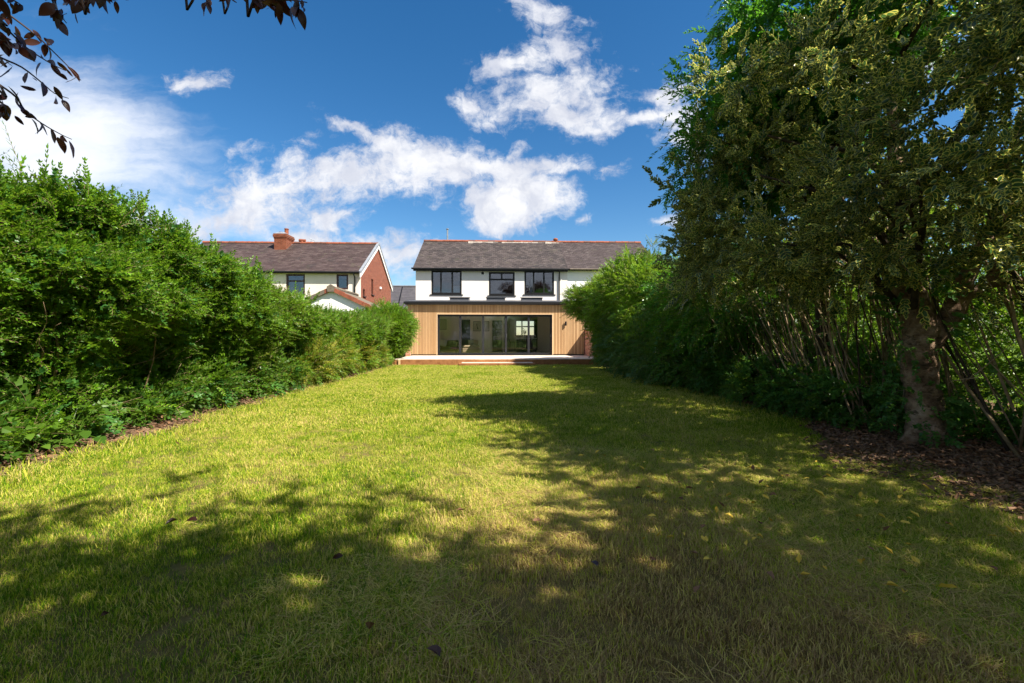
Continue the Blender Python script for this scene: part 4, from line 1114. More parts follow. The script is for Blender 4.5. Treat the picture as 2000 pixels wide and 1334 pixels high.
# plant on the island
def leafy_pot(name, x, y, z, h, label, potm='china', leafm='ivy', n=26, sp=.22):
    t = empty(name, (x, y, z), label, 'plant')
    mb = MB(); mb.lathe((x, y, z), [(.05, 0), (.085, .05), (.095, .12), (.08, .18), (.07, .18), (.06, .15)], 12); mb.build('vase', M[potm], t, smooth=True)
    mb = MB(); lv = MB()
    for k in range(9):
        a = random.uniform(0, 6.28); tp = Vector((x + math.cos(a) * sp * random.uniform(.3, 1), y + math.sin(a) * sp * random.uniform(.3, 1), z + h * random.uniform(.6, 1)))
        pts = stem_tube(mb, (x, y, z + .12), tp, .006, .03, 4, 4)
        for q in pts[2:]:
            for _ in range(3):
                leaf_shape(lv, q, (random.uniform(-1, 1), random.uniform(-1, 1), random.uniform(-.3, 1)), (0, 0, 1), random.uniform(.08, .14), .05, 2)
    mb.build('stem', M['stem'], t); lv.build('foliage', [M[leafm], M[leafm]], t, kind='stuff')
leafy_pot('vase_of_foliage', P(1024, 650, YI + .5).x, YI + .5, ZP + .946, .62, 'white vase of dark leafy stems on the kitchen island')
# upper window things
z1 = HX[0][2] + .01
sh = empty('window_ornament', (P(851, 565, YU + .4).x, YU + .40, z1), 'white spiky ornament inside the left upstairs window', 'ornament')
ox = P(851, 565, YU + .4).x
mb = MB(); mb.lathe((ox, YU + .40, z1), [(.06, 0), (.07, .01), (.02, .04), (.018, .16)], 10); mb.build('ornament_stand', M['china'], sh)
lv = MB()
for k in range(16):
    a = random.uniform(0, 6.28); leaf_shape(lv, (ox, YU + .40, z1 + .16), (math.cos(a), math.sin(a) * .5, random.uniform(-.1, 1.0)), (0, 0, 1), random.uniform(.14, .24), .06, 2)
lv.build('petals', [M['china'], M['china']], sh)
mb = MB(); mb.box(XL + .3, HX[0][1] + .3, YU + .30, YU + .52, z1 - .06, z1 - .004); o = mb.build('inner_sill', M['inner_wall'], house)
bx = px_rect(885.5, 898, 560, 572, YU + .35)
fp = empty('leaning_print', ((bx[0] + bx[1]) / 2, YU + .36, z1), 'small pale picture leaning inside the left upstairs window', 'picture')
mb = MB(); mb.box(bx[0], bx[1], YU + .36, YU + .38, z1, bx[3] + .05); mb.build('print', M['curtain'], fp)
mb = MB(); mb.box(bx[0] - .015, bx[0] - .001, YU + .355, YU + .385, z1, bx[3] + .05).box(bx[1] + .001, bx[1] + .015, YU + .355, YU + .385, z1, bx[3] + .05).box(bx[0] - .015, bx[1] + .015, YU + .355, YU + .385, bx[3] + .051, bx[3] + .065); mb.build('frame', M['wood_chair'], fp)
# curtain gathered in the right window
c0 = P(1030, 560, YU + .4).x; c1 = P(1041, 560, YU + .4).x; zz0 = HX[2][2] + .0; zz1 = HX[2][3]
v = []; f = []
for j, t in enumerate(np.linspace(0, 1, 9)):
    z = zz0 + (zz1 - zz0) * t * .78; wdt = 1 - .82 * t ** .8
    for i in range(19):
        s = i / 18; v.append((c1 - (c1 - c0) * wdt * (1 - s), YU + .38 + math.sin(s * 22) * .025 * wdt, z))
for j in range(8):
    for i in range(18): q = j * 19 + i; f.append((q, q + 1, q + 20, q + 19))
o = link('curtain', mesh('curtain', v, f, [M['curtain']], smooth=True)); md = o.modifiers.new('thick', 'SOLIDIFY'); md.thickness = .006
tag(o, 'white curtain gathered in the right upstairs window', 'curtain')

# ---- neighbour: right half of the pair
nb_h = empty('white_neighbour_house', ((XP + XR) / 2, YU, 0), 'bright white semi detached house partly hidden behind the right shrubs', 'house')
nw = px_rect(1190, 1240, 530, 576, YU)
w = walls(XP + .003, XR, 0, ZEAVE + .02, YU + .03, YU + .3, [nw, (P(1180, 600, YU).x, P(1240, 600, YU).x, .5, 2.4)])
w.box(XR - .28, XR, YU + .301, YB, 0, ZEAVE - .05).box(XP + .003, XR - .281, YB - .25, YB, 0, ZEAVE - .05)
w.build('wall', M['render_pure'], nb_h)
g = MB(); xg = XR - .02; g.poly([(xg - .18, YU + .1, ZEAVE - .049), (xg - .18, YB - .1, ZEAVE - .049), (xg - .18, YRIDGE, ZRIDGE - .12), (xg, YU + .1, ZEAVE - .049), (xg, YB - .1, ZEAVE - .049), (xg, YRIDGE, ZRIDGE - .12)], [(0, 2, 1), (3, 4, 5), (0, 3, 5, 2), (1, 2, 5, 4), (0, 1, 4, 3)])
g.build('gable', M['brick'], nb_h)
window(nb_h, *nw, YU + .03, [(0, .5, 0, 1), (.5, 1, 0, 1)], 'white_paint')
dwn = (P(1180, 600, YU).x, P(1240, 600, YU).x, .5, 2.4); window(nb_h, *dwn, YU + .03, [(0, .5, 0, 1), (.5, 1, 0, 1)], 'white_paint')
rf2 = roof_base(nb_h, XP + .001, XR + .12, YU - .22, ZEAVE + .05, YRIDGE, ZRIDGE, YB + .22)
slate_roof(rf2, XP + .002, XR + .13, YU - .30, ZEAVE + .04, YRIDGE, ZRIDGE + .03, slate_mat('lighter_slate', (.050, .038, .037), (.082, .063, .062), .45, (.05, .036, .035)), 25, .26)
ridge_tiles(rf2, XP + .01, XR + .12, YRIDGE, ZRIDGE + .06, [M['terracotta'], M['terracotta_old']])
gt = MB(); gt.bbox(P(1110, 526, YU).x + .03, XR + .15, YU - .34, YU - .24, ZEAVE + .0, ZEAVE + .07, .02); gt.build('gutter', M['clay_dark'], nb_h)

# ---- boundary walls by the extension
xw = P(1146, 690, YE - .5).x
bwall = empty('brick_boundary_wall', (xw + .1, 23, 0), 'red brick boundary wall standing right of the extension corner', 'wall')
mb = MB(); mb.box(xw, xw + .22, 21.3, YE + .9, 0, 1.62); mb.build('brickwork', M['brick_garden'], bwall)
mb = MB(); mb.bbox(xw - .03, xw + .25, 21.25, YE + .95, 1.623, 1.70, .01); mb.build('coping', M['terracotta'], bwall)
mb = MB(); mb.box(XER + .10, xw + .8, YE + 1.6, YE + 1.75, 0, 2.9); o = mb.build('side_panel', simple('shaded_board', (.36, .24, .15), (.42, .29, .19), 5, .8, .2)); tag(o, 'beige boarded side panel between the extension and the brick wall', 'panel')  # board tone darkened, its shade put into the colour
bp = PG(797, 700, ZP); px0 = P(792, 690, 23.6).x; px1 = P(800.5, 690, 23.6).x
pier = empty('brick_pier', ((px0 + px1) / 2, 23.7, ZP), 'short pinkish brick pier at the left end of the patio', 'pier')
mb = MB(); mb.box(px0, px1, 23.6, 23.85, 0, ZP + .30); mb.build('brickwork', M['brick_garden'], pier)
mb = MB(); mb.bbox(px0 - .02, px1 + .02, 23.58, 23.87, ZP + .303, ZP + .35, .01); mb.build('coping', M['brick_garden'], pier)

# ---- the house on the left with the red brick gable
LX1 = P(704.5, 560, YU).x; LX0 = P(400, 473, YRIDGE).x; ZLE = P(650, 534, YU).z; ZLR = P(560, 476.0, YRIDGE).z
lh = empty('brick_gable_house', ((LX0 + LX1) / 2, YU, 0), 'cream rendered house with red brick gable and brick chimney, left', 'house')
lw1 = px_rect(558.7, 595.5, 535, 577.5, YU); lw2 = px_rect(657, 680, 535.5, 565.5, YU)
w = walls(LX0, LX1 - .252, 0, ZLE + .03, YU, YU + .25, [lw1, lw2]); w.box(LX1 - .2519, LX1 + .002, YU, YU + .02, 0, ZLE - .02); w.build('wall', M['render_cream'], lh)
gy = P(0, 0, 1)
# gable end built as a wall in the plane x = LX1 with two openings
def gable_wall():
    mb = MB(); yA, yB = YU + .021, YB
    ops = []
    for (xa, xb, ya, yb) in ((725.3, 729.5, 541, 575), (709, 713.5, 565, 578)):
        # find y positions on the plane x = LX1
        def on(xp): 
            u = (xp - 1000) / FOC; dx = u * math.cos(YAW) + math.sin(YAW); dy = math.cos(YAW) - u * math.sin(YAW); return LX1 / dx * dy, LX1 / dx
        y0, t0 = on(xa); y1, t1 = on(xb); tm = (t0 + t1) / 2
        ops.append((y0, y1, CAM_Z + (HOR - yb) / FOC * tm, CAM_Z + (HOR - ya) / FOC * tm))
    ys = sorted({yA, yB, *[o[0] for o in ops], *[o[1] for o in ops]}); zs = sorted({0, ZLE, *[o[2] for o in ops], *[min(o[3], ZLE - .01) for o in ops]})
    for i in range(len(ys) - 1):
        for j in range(len(zs) - 1):
            cy_, cz = (ys[i] + ys[i + 1]) / 2, (zs[j] + zs[j + 1]) / 2
            if any(o[0] < cy_ < o[1] and o[2] < cz < o[3] for o in ops): continue
            mb.box(LX1 - .25, LX1, ys[i], ys[i + 1], zs[j], zs[j + 1])
    zt = ZLR - .1
    mb.poly([(LX1 - .25, yA, ZLE), (LX1 - .25, yB, ZLE), (LX1 - .25, YRIDGE, zt), (LX1, yA, ZLE), (LX1, yB, ZLE), (LX1, YRIDGE, zt)], [(0, 2, 1), (3, 4, 5), (0, 3, 5, 2), (1, 2, 5, 4)])
    mb.build('brick_gable', M['brick'], lh)
    for o in ops:
        m_ = MB(); t = .05; x0, x1 = LX1 - .12, LX1 - .05
        m_.box(x0, x1, o[0], o[1], o[3] - t, o[3]).box(x0, x1, o[0], o[1], o[2], o[2] + t).box(x0, x1, o[0], o[0] + t, o[2] + t, o[3] - t).box(x0, x1, o[1] - t, o[1], o[2] + t, o[3] - t)
        wn = m_.build('window', M['brown_frame'], lh)
        m_ = MB(); m_.box(LX1 - .09, LX1 - .08, o[0] + t, o[1] - t, o[2] + t, o[3] - t); m_.build('pane', M['glass_upper'], wn)
        m_ = MB(); m_.box(LX1 - .6, LX1 - .55, o[0] - .2, o[1] + .2, o[2] - .2, o[3] + .2); m_.build('blind', M['curtain'], wn)
        m_ = MB(); m_.bbox(LX1 - .04, LX1 + .07, o[0] - .06, o[1] + .06, o[2] - .08, o[2] - .003, .01); m_.build('sill', M['brown_frame'], wn)
gable_wall()
b = MB(); b.box(LX0, LX1 - .26, YU + 2.6, YU + 2.7, 2.5, ZLE).box(LX0, LX1 - .26, YU + .26, YU + 2.6, 2.9, 2.95).box(LX0, LX1 - .26, YU + .26, YU + 2.6, ZLE - .1, ZLE - .05); b.build('bedroom_wall', M['dark_room'], lh)
window(lh, *lw1, YU, [(0, 1, 0, .70), (0, 1, .70, 1)], 'brown_frame', False); window(lh, *lw2, YU, [(0, 1, 0, 1)], 'brown_frame', False)
o = drape('curtain', lw1[0] + .08, lw1[0] + .42, YU + .35, lw1[2], lw1[3] - .4, M['curtain'], None, 4); tag(o, 'white net curtain at the left of the brown framed window', 'curtain')
lroof = roof_base(lh, LX0 - .1, LX1 + .02, YU - .22, ZLE + .06, YRIDGE, ZLR, YB + .22)
slate_roof(lroof, LX0 - .1, LX1 + .03, YU - .30, ZLE + .05, YRIDGE, ZLR + .03, M['slate_left'], 24, .30)
ridge_tiles(lroof, LX0 - .1, LX1 + .04, YRIDGE, ZLR + .06, [M['terracotta'], M['terracotta_old']])
# barge boards: white with a dark slate-blue capping
def barge(y0, z0, y1, z1):
    mb = MB(); x0, x1 = LX1 + .031, LX1 + .09
    def quad(za, zb, xa, xb, mi):
        v = [(xa, y0, z0 + za), (xb, y0, z0 + za), (xb, y1, z1 + za), (xa, y1, z1 + za), (xa, y0, z0 + zb), (xb, y0, z0 + zb), (xb, y1, z1 + zb), (xa, y1, z1 + zb)]
        mb.poly(v, [(0, 3, 2, 1), (4, 5, 6, 7), (0, 1, 5, 4), (1, 2, 6, 5), (2, 3, 7, 6), (3, 0, 4, 7)], mi)
    quad(-.30, -.055, x0, x1, 0); quad(-.05, .11, x0 - .06, x1 + .03, 1)
    mb.build('barge_board', [M['white_paint'], M['lead']], lh)
barge(YU - .30, ZLE + .02, YRIDGE - .002, ZLR + .02); barge(YB + .30, ZLE + .02, YRIDGE + .002, ZLR + .02)
gt = MB(); gt.bbox(LX0 - .1, LX1 + .03, YU - .36, YU - .26, ZLE + .0, ZLE + .09, .02); gt.build('gutter', M['black'], lh)
xd = P(693.6, 560, YU).x
dp = MB(); dp.tube([(xd, YU - .30, ZLE), (xd, YU - .28, ZLE - .1), (xd, YU - .07, ZLE - .28), (xd, YU - .07, 2.2)], .04, 8); dp.build('downpipe', M['black'], lh, smooth=True)
# soil pipe across the gable
zq = 3.25; dp = MB(); dp.tube([(LX1 + .07, YU + 1.9, zq + .02), (LX1 + .07, YU + 3.9, zq + .16), (LX1 + .07, YU + 4.0, zq + .5)], .05, 8); dp.build('soil_pipe', M['black'], lh, smooth=True)
mb = MB(); mb.bbox(LX1 + .001, LX1 + .12, YU + 4.6, YU + 4.8, 4.75, 4.92, .02); mb.build('security_light', M['white_paint'], lh)
# chimney
cc = P(551, 480, YRIDGE - .55); cw = .50
ch = empty('brick_chimney', (cc.x, YRIDGE - .55, ZLR - .8), 'red brick chimney stack with corbelled top on the left roof', 'chimney')
y0, y1 = YRIDGE - 1.15, YRIDGE + .0; x0, x1 = P(535.3, 490, y0).x, P(558.6, 490, y0).x
zt = P(550, 466, y0).z
mb = MB(); mb.box(x0, x1, y0, y1, ZLR - 1.2, zt); mb.build('stack', M['brick_orange'], ch)
mb = MB()
for k, e_ in enumerate((.02, .05, .07, .04)): mb.box(x0 - e_, x1 + e_, y0 - e_, y1 + e_, zt + .002 + .085 * k, zt + .085 * (k + 1))
mb.build('corbel', M['brick_orange'], ch)
mb = MB(); zc_ = zt + .345; mb.poly([(x0 - .03, y0 - .03, zc_), (x1 + .03, y0 - .03, zc_), (x1 + .03, y1 + .03, zc_), (x0 - .03, y1 + .03, zc_), (x0 + .2, y0 + .2, zc_ + .14), (x1 - .2, y0 + .2, zc_ + .14), (x1 - .2, y1 - .2, zc_ + .14), (x0 + .2, y1 - .2, zc_ + .14)], [(0, 1, 5, 4), (1, 2, 6, 5), (2, 3, 7, 6), (3, 0, 4, 7), (4, 5, 6, 7)]); mb.build('mortar_cap', M['lead'], ch)
for dx, hh in ((.20, .12), (x1 - x0 - .22, .36)):
    mb = MB(); mb.lathe((x0 + dx, (y0 + y1) / 2, zc_ + .1), [(.13, 0), (.125, hh * .8), (.145, hh * .85), (.145, hh), (.10, hh), (.10, hh * .6)], 12); mb.build('chimney_pot', M['terracotta'], ch, smooth=False)
mb = MB(); mb.box(x0 - .06, x1 + .06, y0 - .10, y0 - .003, ZLR - 1.03, ZLR - .80); 
for k in range(5): mb.box(x1 + .002, x1 + .10, y0 + .2 * k, y0 + .2 * (k + 1), ZLR - .95 + .15 * k, ZLR - .72 + .15 * k)
mb.build('lead_flashing', M['lead'], ch)
# ridge vent pot and aerial
q = P(590.5, 472, YRIDGE); vp = empty('ridge_vent', (q.x, YRIDGE, ZLR), 'terracotta gas vent on the ridge right of the chimney', 'vent')
mb = MB(); mb.lathe((q.x, YRIDGE, ZLR + .05), [(.12, 0), (.11, .12), (.08, .15)], 12); mb.build('vent_base', M['terracotta'], vp)
mb = MB(); mb.tube([(q.x - .22, YRIDGE, ZLR + .25), (q.x + .22, YRIDGE, ZLR + .22)], .10, 10); mb.build('vent_hood', M['terracotta'], vp)
q = P(608, 472, YRIDGE + .5); ae = empty('aerial', (q.x, q.y, ZLR - .3), 'small television aerial behind the left roof ridge', 'aerial')
mb = MB(); mb.tube([(q.x - .08, q.y, ZLR - .4), (q.x, q.y, ZLR + .42)], .014, 5); mb.build('mast', M['steel'], ae)
mb = MB(); mb.tube([(q.x - .15, q.y, ZLR + .46), (q.x + .25, q.y, ZLR + .30)], .012, 5)
for k in range(5): c_ = Vector((q.x - .1 + .08 * k, q.y, ZLR + .44 - .032 * k)); mb.tube([c_ + Vector((-.05, -.1, -.09)), c_ + Vector((.05, .1, .09))], .008, 4)
mb.build('antenna', M['steel'], ae)

# ---- gabled white annexe in front of the left house
YA = 24.0; ap = P(648, 566, YA); rr = P(731, 605.5, YA); slope = (ap.z - rr.z) / (rr.x - ap.x); hw = rr.x - ap.x + .1
ax = empty('white_annexe', (ap.x, YA, 0), 'low white gabled extension with terracotta verge tiles on the left house', 'extension')
zl = ap.z - slope * hw
mb = MB(); mb.box(ap.x - hw + .2, ap.x + hw - .2, YA, YA + .2, 0, zl + slope * .2 - .02)
mb.poly([(ap.x - hw + .2, YA, zl + slope * .2 - .02), (ap.x + hw - .2, YA, zl + slope * .2 - .02), (ap.x, YA, ap.z - .02), (ap.x - hw + .2, YA + .2, zl + slope * .2 - .02), (ap.x + hw - .2, YA + .2, zl + slope * .2 - .02), (ap.x, YA + .2, ap.z - .02)], [(0, 1, 2), (3, 5, 4), (0, 2, 5, 3), (1, 4, 5, 2)])
mb.box(ap.x + hw - .4, ap.x + hw - .2, YA + .201, YU - .001, 0, zl + slope * .2 - .02); mb.box(ap.x - hw + .2, ap.x - hw + .4, YA + .201, YU - .001, 0, zl + slope * .2 - .02)
mb.build('wall', M['render_pure'], ax)
mb = MB(); 
for sgn in (-1, 1):
    x_e, z_e = ap.x + sgn * hw, zl
    v = [(ap.x, YA - .1, ap.z + .02), (x_e, YA - .1, z_e + .02), (x_e, YU, z_e + .02), (ap.x, YU, ap.z + .02), (ap.x, YA - .1, ap.z + .10), (x_e, YA - .1, z_e + .10), (x_e, YU, z_e + .10), (ap.x, YU, ap.z + .10)]
    mb.poly(v, [(0, 1, 2, 3), (4, 7, 6, 5), (0, 4, 5, 1), (1, 5, 6, 2), (2, 6, 7, 3)])
axr = mb.build('roof', M['clay_dark'], ax)
n = 7; Lr = math.hypot(hw, ap.z - zl)
for sgn in (-1, 1):
    for i in range(n):
        t0, t1 = i / n, (i + .97) / n
        x0, z0, x1, z1 = ap.x + sgn * hw * t0, ap.z + (zl - ap.z) * t0, ap.x + sgn * hw * t1, ap.z + (zl - ap.z) * t1
        mb = MB(); up_ = .165 + .012 * ((i % 2)); pts = [(x0, z0 - .06), (x1, z1 - .06), (x1, z1 + up_), (x0, z0 + up_ - .02)]
        v = [(x, YA - .16, z) for x, z in pts] + [(x, YA + .14, z) for x, z in pts]
        mb.poly(v, [(0, 1, 2, 3), (7, 6, 5, 4), (0, 4, 5, 1), (1, 5, 6, 2), (2, 6, 7, 3), (3, 7, 4, 0)])
        mm = M['clay_dark'] if (sgn < 0 and i != 0) else M['terracotta']
        mb.build('verge_tile', mm, axr)
mb = MB(); mb.poly([(ap.x - .17, YA - .2, ap.z - .12), (ap.x + .17, YA - .2, ap.z - .12), (ap.x + .2, YA - .2, ap.z + .14), (ap.x, YA - .2, ap.z + .27), (ap.x - .2, YA - .2, ap.z + .14), (ap.x - .17, YA, ap.z - .12), (ap.x + .17, YA, ap.z - .12), (ap.x + .2, YA, ap.z + .14), (ap.x, YA, ap.z + .27), (ap.x - .2, YA, ap.z + .14)], [(0, 1, 2, 3, 4), (9, 8, 7, 6, 5), (0, 5, 6, 1), (1, 6, 7, 2), (2, 7, 8, 3), (3, 8, 9, 4), (4, 9, 5, 0)])
mb.build('apex_tile', M['clay_dark'], axr)
mb = MB(); mb.tube([(ap.x, YA - .1, ap.z + .13), (ap.x, YU, ap.z + .13)], .10, 8); mb.build('ridge', M['clay_dark'], axr, smooth=True)

# ---- far roof between the houses
YF = 47.0
fh = empty('far_house', (P(788, 600, YF).x, YF, 0), 'distant house with plain grey tiled roof between the two houses', 'house')
xa, xb = P(752, 600, YF).x - 3, P(830, 600, YF).x + 2.5; zr = P(790, 560, YF + 4).z; ze = P(790, 604, YF).z
mb = MB(); mb.box(xa + .3, xb - .3, YF + .3, YF + 7.5, 0, ze); mb.build('wall', M['brick'], fh)
fr_ = roof_base(fh, xa, xb, YF, ze, YF + 4, zr, YF + 8)
slate_roof(fr_, xa, xb, YF, ze, YF + 4, zr, M['tile_grey'], 14, .34, 'roof_tiles')
mb = MB(); k0 = P(777, 600, YF).x; mb.tube([(k0, YF - .05, ze + .08), (P(786.5, 560, YF + 4).x, YF + 4, zr + .08)], .05, 5); mb.build('valley', M['black'], fr_)
ridge_tiles(fr_, xa, xb, YF + 4, zr + .06, simple('grey_ridge', (.09, .085, .095), (.12, .11, .12), 4, .8, .3), .6)

# ================================================================== VEGETATION
def interp(tab):
    xs = np.array([t[0] for t in tab]); zs = np.array([t[1] for t in tab])
    return lambda y: np.interp(y, xs, zs)
def sized(n, a=.75, b=1.25): return rng.uniform(a, b, n)

HL = interp([(-6, 3.0), (2, 3.1), (4.5, 2.98), (5.7, 2.80), (7.1, 2.58), (8, 2.38), (9.2, 2.20), (10.6, 1.92), (13, 1.78), (18, 1.82), (20, 2.0)])
def xin_left(y, z):
    near = np.clip((9.5 - y) / 3, 0, 1)
    return -4.95 + .38 * np.clip((z - .9) / .8, 0, 1) - .25 * np.clip((z - 2.2), 0, 1) - near * .28 * np.exp(-((z - .85) / .45) ** 2)
def shoots(parent, pos, key, meshes, lo=.35, hi=.7, rmax=24):
    """single leafy shoots standing above the hedge top against the sky: each one a part"""
    me = S[key]
    for (x, y, z) in pos:
        o = bpy.data.objects.new('leafy_shoot', random.choice(me)); COL.objects.link(o); o.parent = parent
        o.location = Vector((x, y, z)) - Vector(parent.location)
        s = random.uniform(1.2, 2.0); o.scale = (s, s * .72, s * .72)
        o.rotation_euler = (random.uniform(-3, 3), R(-random.uniform(60, 86)), random.uniform(0, 6.28))
def hedge(name, label, y0, y1, key_mix, n, hfun, xin, xback, side, lowgap, seed, nstem, stem_x, nshoot=0, yback=None):
    t = empty(name, ((xin(np.array([(y0 + y1) / 2]), np.array([.2]))[0] + xback) / 2, (y0 + y1) / 2, 0), label, 'hedge')
    tot = sum(m for _, m in key_mix)
    for key, share in key_mix:
        p, d = hedge_pts(int(n * share / tot), y0, y1, hfun, xin, xback, side, lowgap, seed)
        p = p - np.array(t.location)
        scatter('foliage', p + np.array(t.location), rots_from(d), sized(len(p)), key, S[key], t)
    nb = int(n * .55); y = rng.uniform(y0, y1, nb); x = xback + side * rng.uniform(-.35, .55, nb); z = hfun(y) * rng.uniform(.02, 1.0, nb)  # back layer in darker leaves, standing for the shade inside the hedge
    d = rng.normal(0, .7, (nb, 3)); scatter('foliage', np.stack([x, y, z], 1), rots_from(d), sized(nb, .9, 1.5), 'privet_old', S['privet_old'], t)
    for k in range(nstem):
        y = random.uniform(y0, y1); x = random.uniform(*stem_x); h = float(hfun(np.array([y]))[0])
        stem_part(t, (x, y, 0), (x + random.uniform(-.25, .55) * side, y + random.uniform(-.45, .45), h * random.uniform(.7, .95)), random.choice([.012, .016, .022, .03]), wob=.10)
    for k in range(int(nstem * 1.3) if lowgap > .2 else 0):
        y = random.uniform(max(y0, 5.2), y1); x = random.uniform(-5.3, -4.75); z = random.uniform(.25, 1.5); a_ = random.gauss(0, .6)
        stem_part(t, (x - .25, y, z - random.uniform(0, .3)), (x + random.uniform(-.05, .3), y + math.sin(a_) * .7, z + random.uniform(-.1, .45)), random.choice([.0025, .003, .004]), 'dry_stem', 'twig', wob=.05, n=5, sides=4)
    if nshoot:
        pos = []
        for k in range(nshoot):
            y = random.uniform(max(y0, 4.6), y1); x = random.uniform(xback + .3 * side, float(xin(np.array([y]), np.array([2.6]))[0]) - .15 * side)
            pos.append((x, y, float(hfun(np.array([y]))[0]) + random.uniform(-.12, .12)))
        shoots(t, pos, key_mix[0][0], None)
    return t
h1 = hedge('privet_hedge', 'tall overgrown privet hedge nearest on the left, its bare stems showing low down', 2.2, 9.0, [('privet', 2.6), ('bush', 2.2), ('privet_old', 1.4), ('ivy', .35)], 30000, HL, xin_left, -6.5, 1, .36, 1, 46, (-6.1, -5.25), 70)
h2 = hedge('privet_hedge', 'middle stretch of the left hedge in front of the cream house', 9.0, 15.5, [('privet', 2.6), ('bush', 1.6), ('pale', 1.0)], 17000, HL, xin_left, -6.3, 1, .25, 2, 18, (-5.9, -5.1), 40)
h3 = hedge('privet_hedge', 'far low stretch of the left hedge below the white annexe', 15.5, 20.6, [('privet', 1.6), ('bush', 1.6), ('pale', .8)], 11000, HL, xin_left, -6.2, 1, .1, 3, 6, (-5.9, -5.1), 20)

def shrub(name, label, clumps, key, dens, loc, nstem=6, cat='shrub', sr=.02, m='stem', up=.12, thin=None, size=(.9, 1.5), out=(.62, 1.08)):
    t = empty(name, loc, label, cat)
    keys = key if isinstance(key, list) else [(key, 1.0)]
    for k, sh in keys:
        p, d = clump_pts(clumps, dens * sh, out, up, thin=thin)
        scatter('foliage', p, rots_from(d), sized(len(p), *size), k, S[k], t)
    for _ in range(nstem):
        c = random.choice(clumps)
        stem_part(t, (loc[0] + random.uniform(-.3, .3), loc[1] + random.uniform(-.4, .4), 0), (c[0] + random.uniform(-.3, .3), c[1] + random.uniform(-.3, .3), c[2] + c[5] * .5), sr * random.uniform(.6, 1.2), m)
    return t
shrub('privet_bush', 'rounded bright green bush overhanging the left end of the patio',
      [(-4.9, 21.6, 2.0, .95, 1.2, .75), (-4.35, 21.2, 1.75, .65, .8, .65), (-5.3, 21.8, 1.2, .9, 1.3, 1.1), (-4.65, 21.3, 1.05, .55, .9, .7), (-5.6, 20.6, 1.5, .8, 1.0, .9)], [('bush', 1.2), ('privet', .4), ('pale', .25)], 95, (-5.2, 21.6, 0))
shrub('yellow_shrub', 'yellow green spotted shrub at the foot of the middle of the left hedge',
      [(-4.85, 12.0, .55, .5, 1.1, .55), (-4.95, 14.2, .7, .5, 1.3, .6), (-4.9, 16.5, .55, .45, 1.0, .5), (-4.85, 18.6, .5, .4, 1.0, .45)], [('yellowish', .8), ('privet', .5)], 110, (-5.0, 14.5, 0), 5)
shrub('bramble_bank', 'dark green bramble undergrowth at the foot of the near left hedge',
      [(-5.25, 4.5, .2, .5, .6, .3), (-5.2, 5.7, .22, .45, .5, .3), (-5.15, 7.0, .26, .42, .7, .3), (-5.1, 8.3, .3, .42, .7, .36), (-5.0, 9.6, .4, .45, .8, .42), (-5.0, 10.6, .4, .4, .6, .4), (-5.3, 3.4, .3, .7, .8, .4)], [('bramble', .55), ('ivy', .2), ('privet', .2)], 60, (-5.3, 6.5, 0), 8, cat='undergrowth', sr=.008, m='dry_stem')

# broad leaved plants at the foot of the left hedge: every leaf a part
def broadleaf(loc, n, L, label, hmax=.55, leafm='bramble', spread=.35, group=None):
    t = empty('broad_leaved_plant', loc, label, 'plant', group)
    mb0 = MB(); leaf_shape(mb0, (0, 0, 0), (1, 0, .0), (0, 0, 1), 1.0, .82, 4, .22, .16, .5, wavy=.02); me = mesh('leaf', mb0.v, mb0.f, [M[leafm]], smooth=True)
    for k in range(n):
        a = random.uniform(0, 6.28); r = spread * math.sqrt(random.random()); z = hmax * random.uniform(.25, 1) * (1 - .5 * (r / spread) ** 2)
        tip = Vector((math.cos(a) * r, math.sin(a) * r, z)); d = Vector((math.cos(a) + .6, math.sin(a) - .2, random.uniform(-.4, .25)))
        mb = MB(); mb.tube([(random.uniform(-.05, .05), random.uniform(-.05, .05), 0), tip * .55 + Vector((0, 0, .08)), tip], [.005, .004, .003], 4)
        s = bpy.data.objects.new('leaf_stalk', mesh('leaf_stalk', mb.v, mb.f, [M['privet_old']])); COL.objects.link(s); s.parent = t
        o = bpy.data.objects.new('leaf', me); COL.objects.link(o); o.parent = t; o.location = tip; sc = L * random.uniform(.6, 1.15); o.scale = (sc, sc, sc)
        o.rotation_euler = (random.uniform(-.5, .5), -math.atan2(d.z, math.hypot(d.x, d.y)), math.atan2(d.y, d.x) + random.uniform(-.5, .5))
    return t
for (px, py, n, L, lab) in [(185, 850, 26, .17, 'broad leaved plant with the largest pale green leaves at the near left hedge foot'),
                             (90, 870, 20, .13, 'broad leaved plant in the dark left corner of the hedge foot'),
                             (270, 815, 18, .12, 'broad leaved plant right of the largest leaved one at the hedge foot'),
                             (345, 790, 16, .10, 'bright leaved bramble clump where the soil strip narrows'),
                             (20, 900, 14, .15, 'broad leaved plant at the left edge of the picture'),
                             (330, 720, 10, .12, 'ivy like leaves on a tall stem in the near hedge gap')]:
    g = PG(px, py + 25); g.x = min(g.x, -4.75); broadleaf((g.x - .15, g.y + .1, 0), n, L, lab, .5)

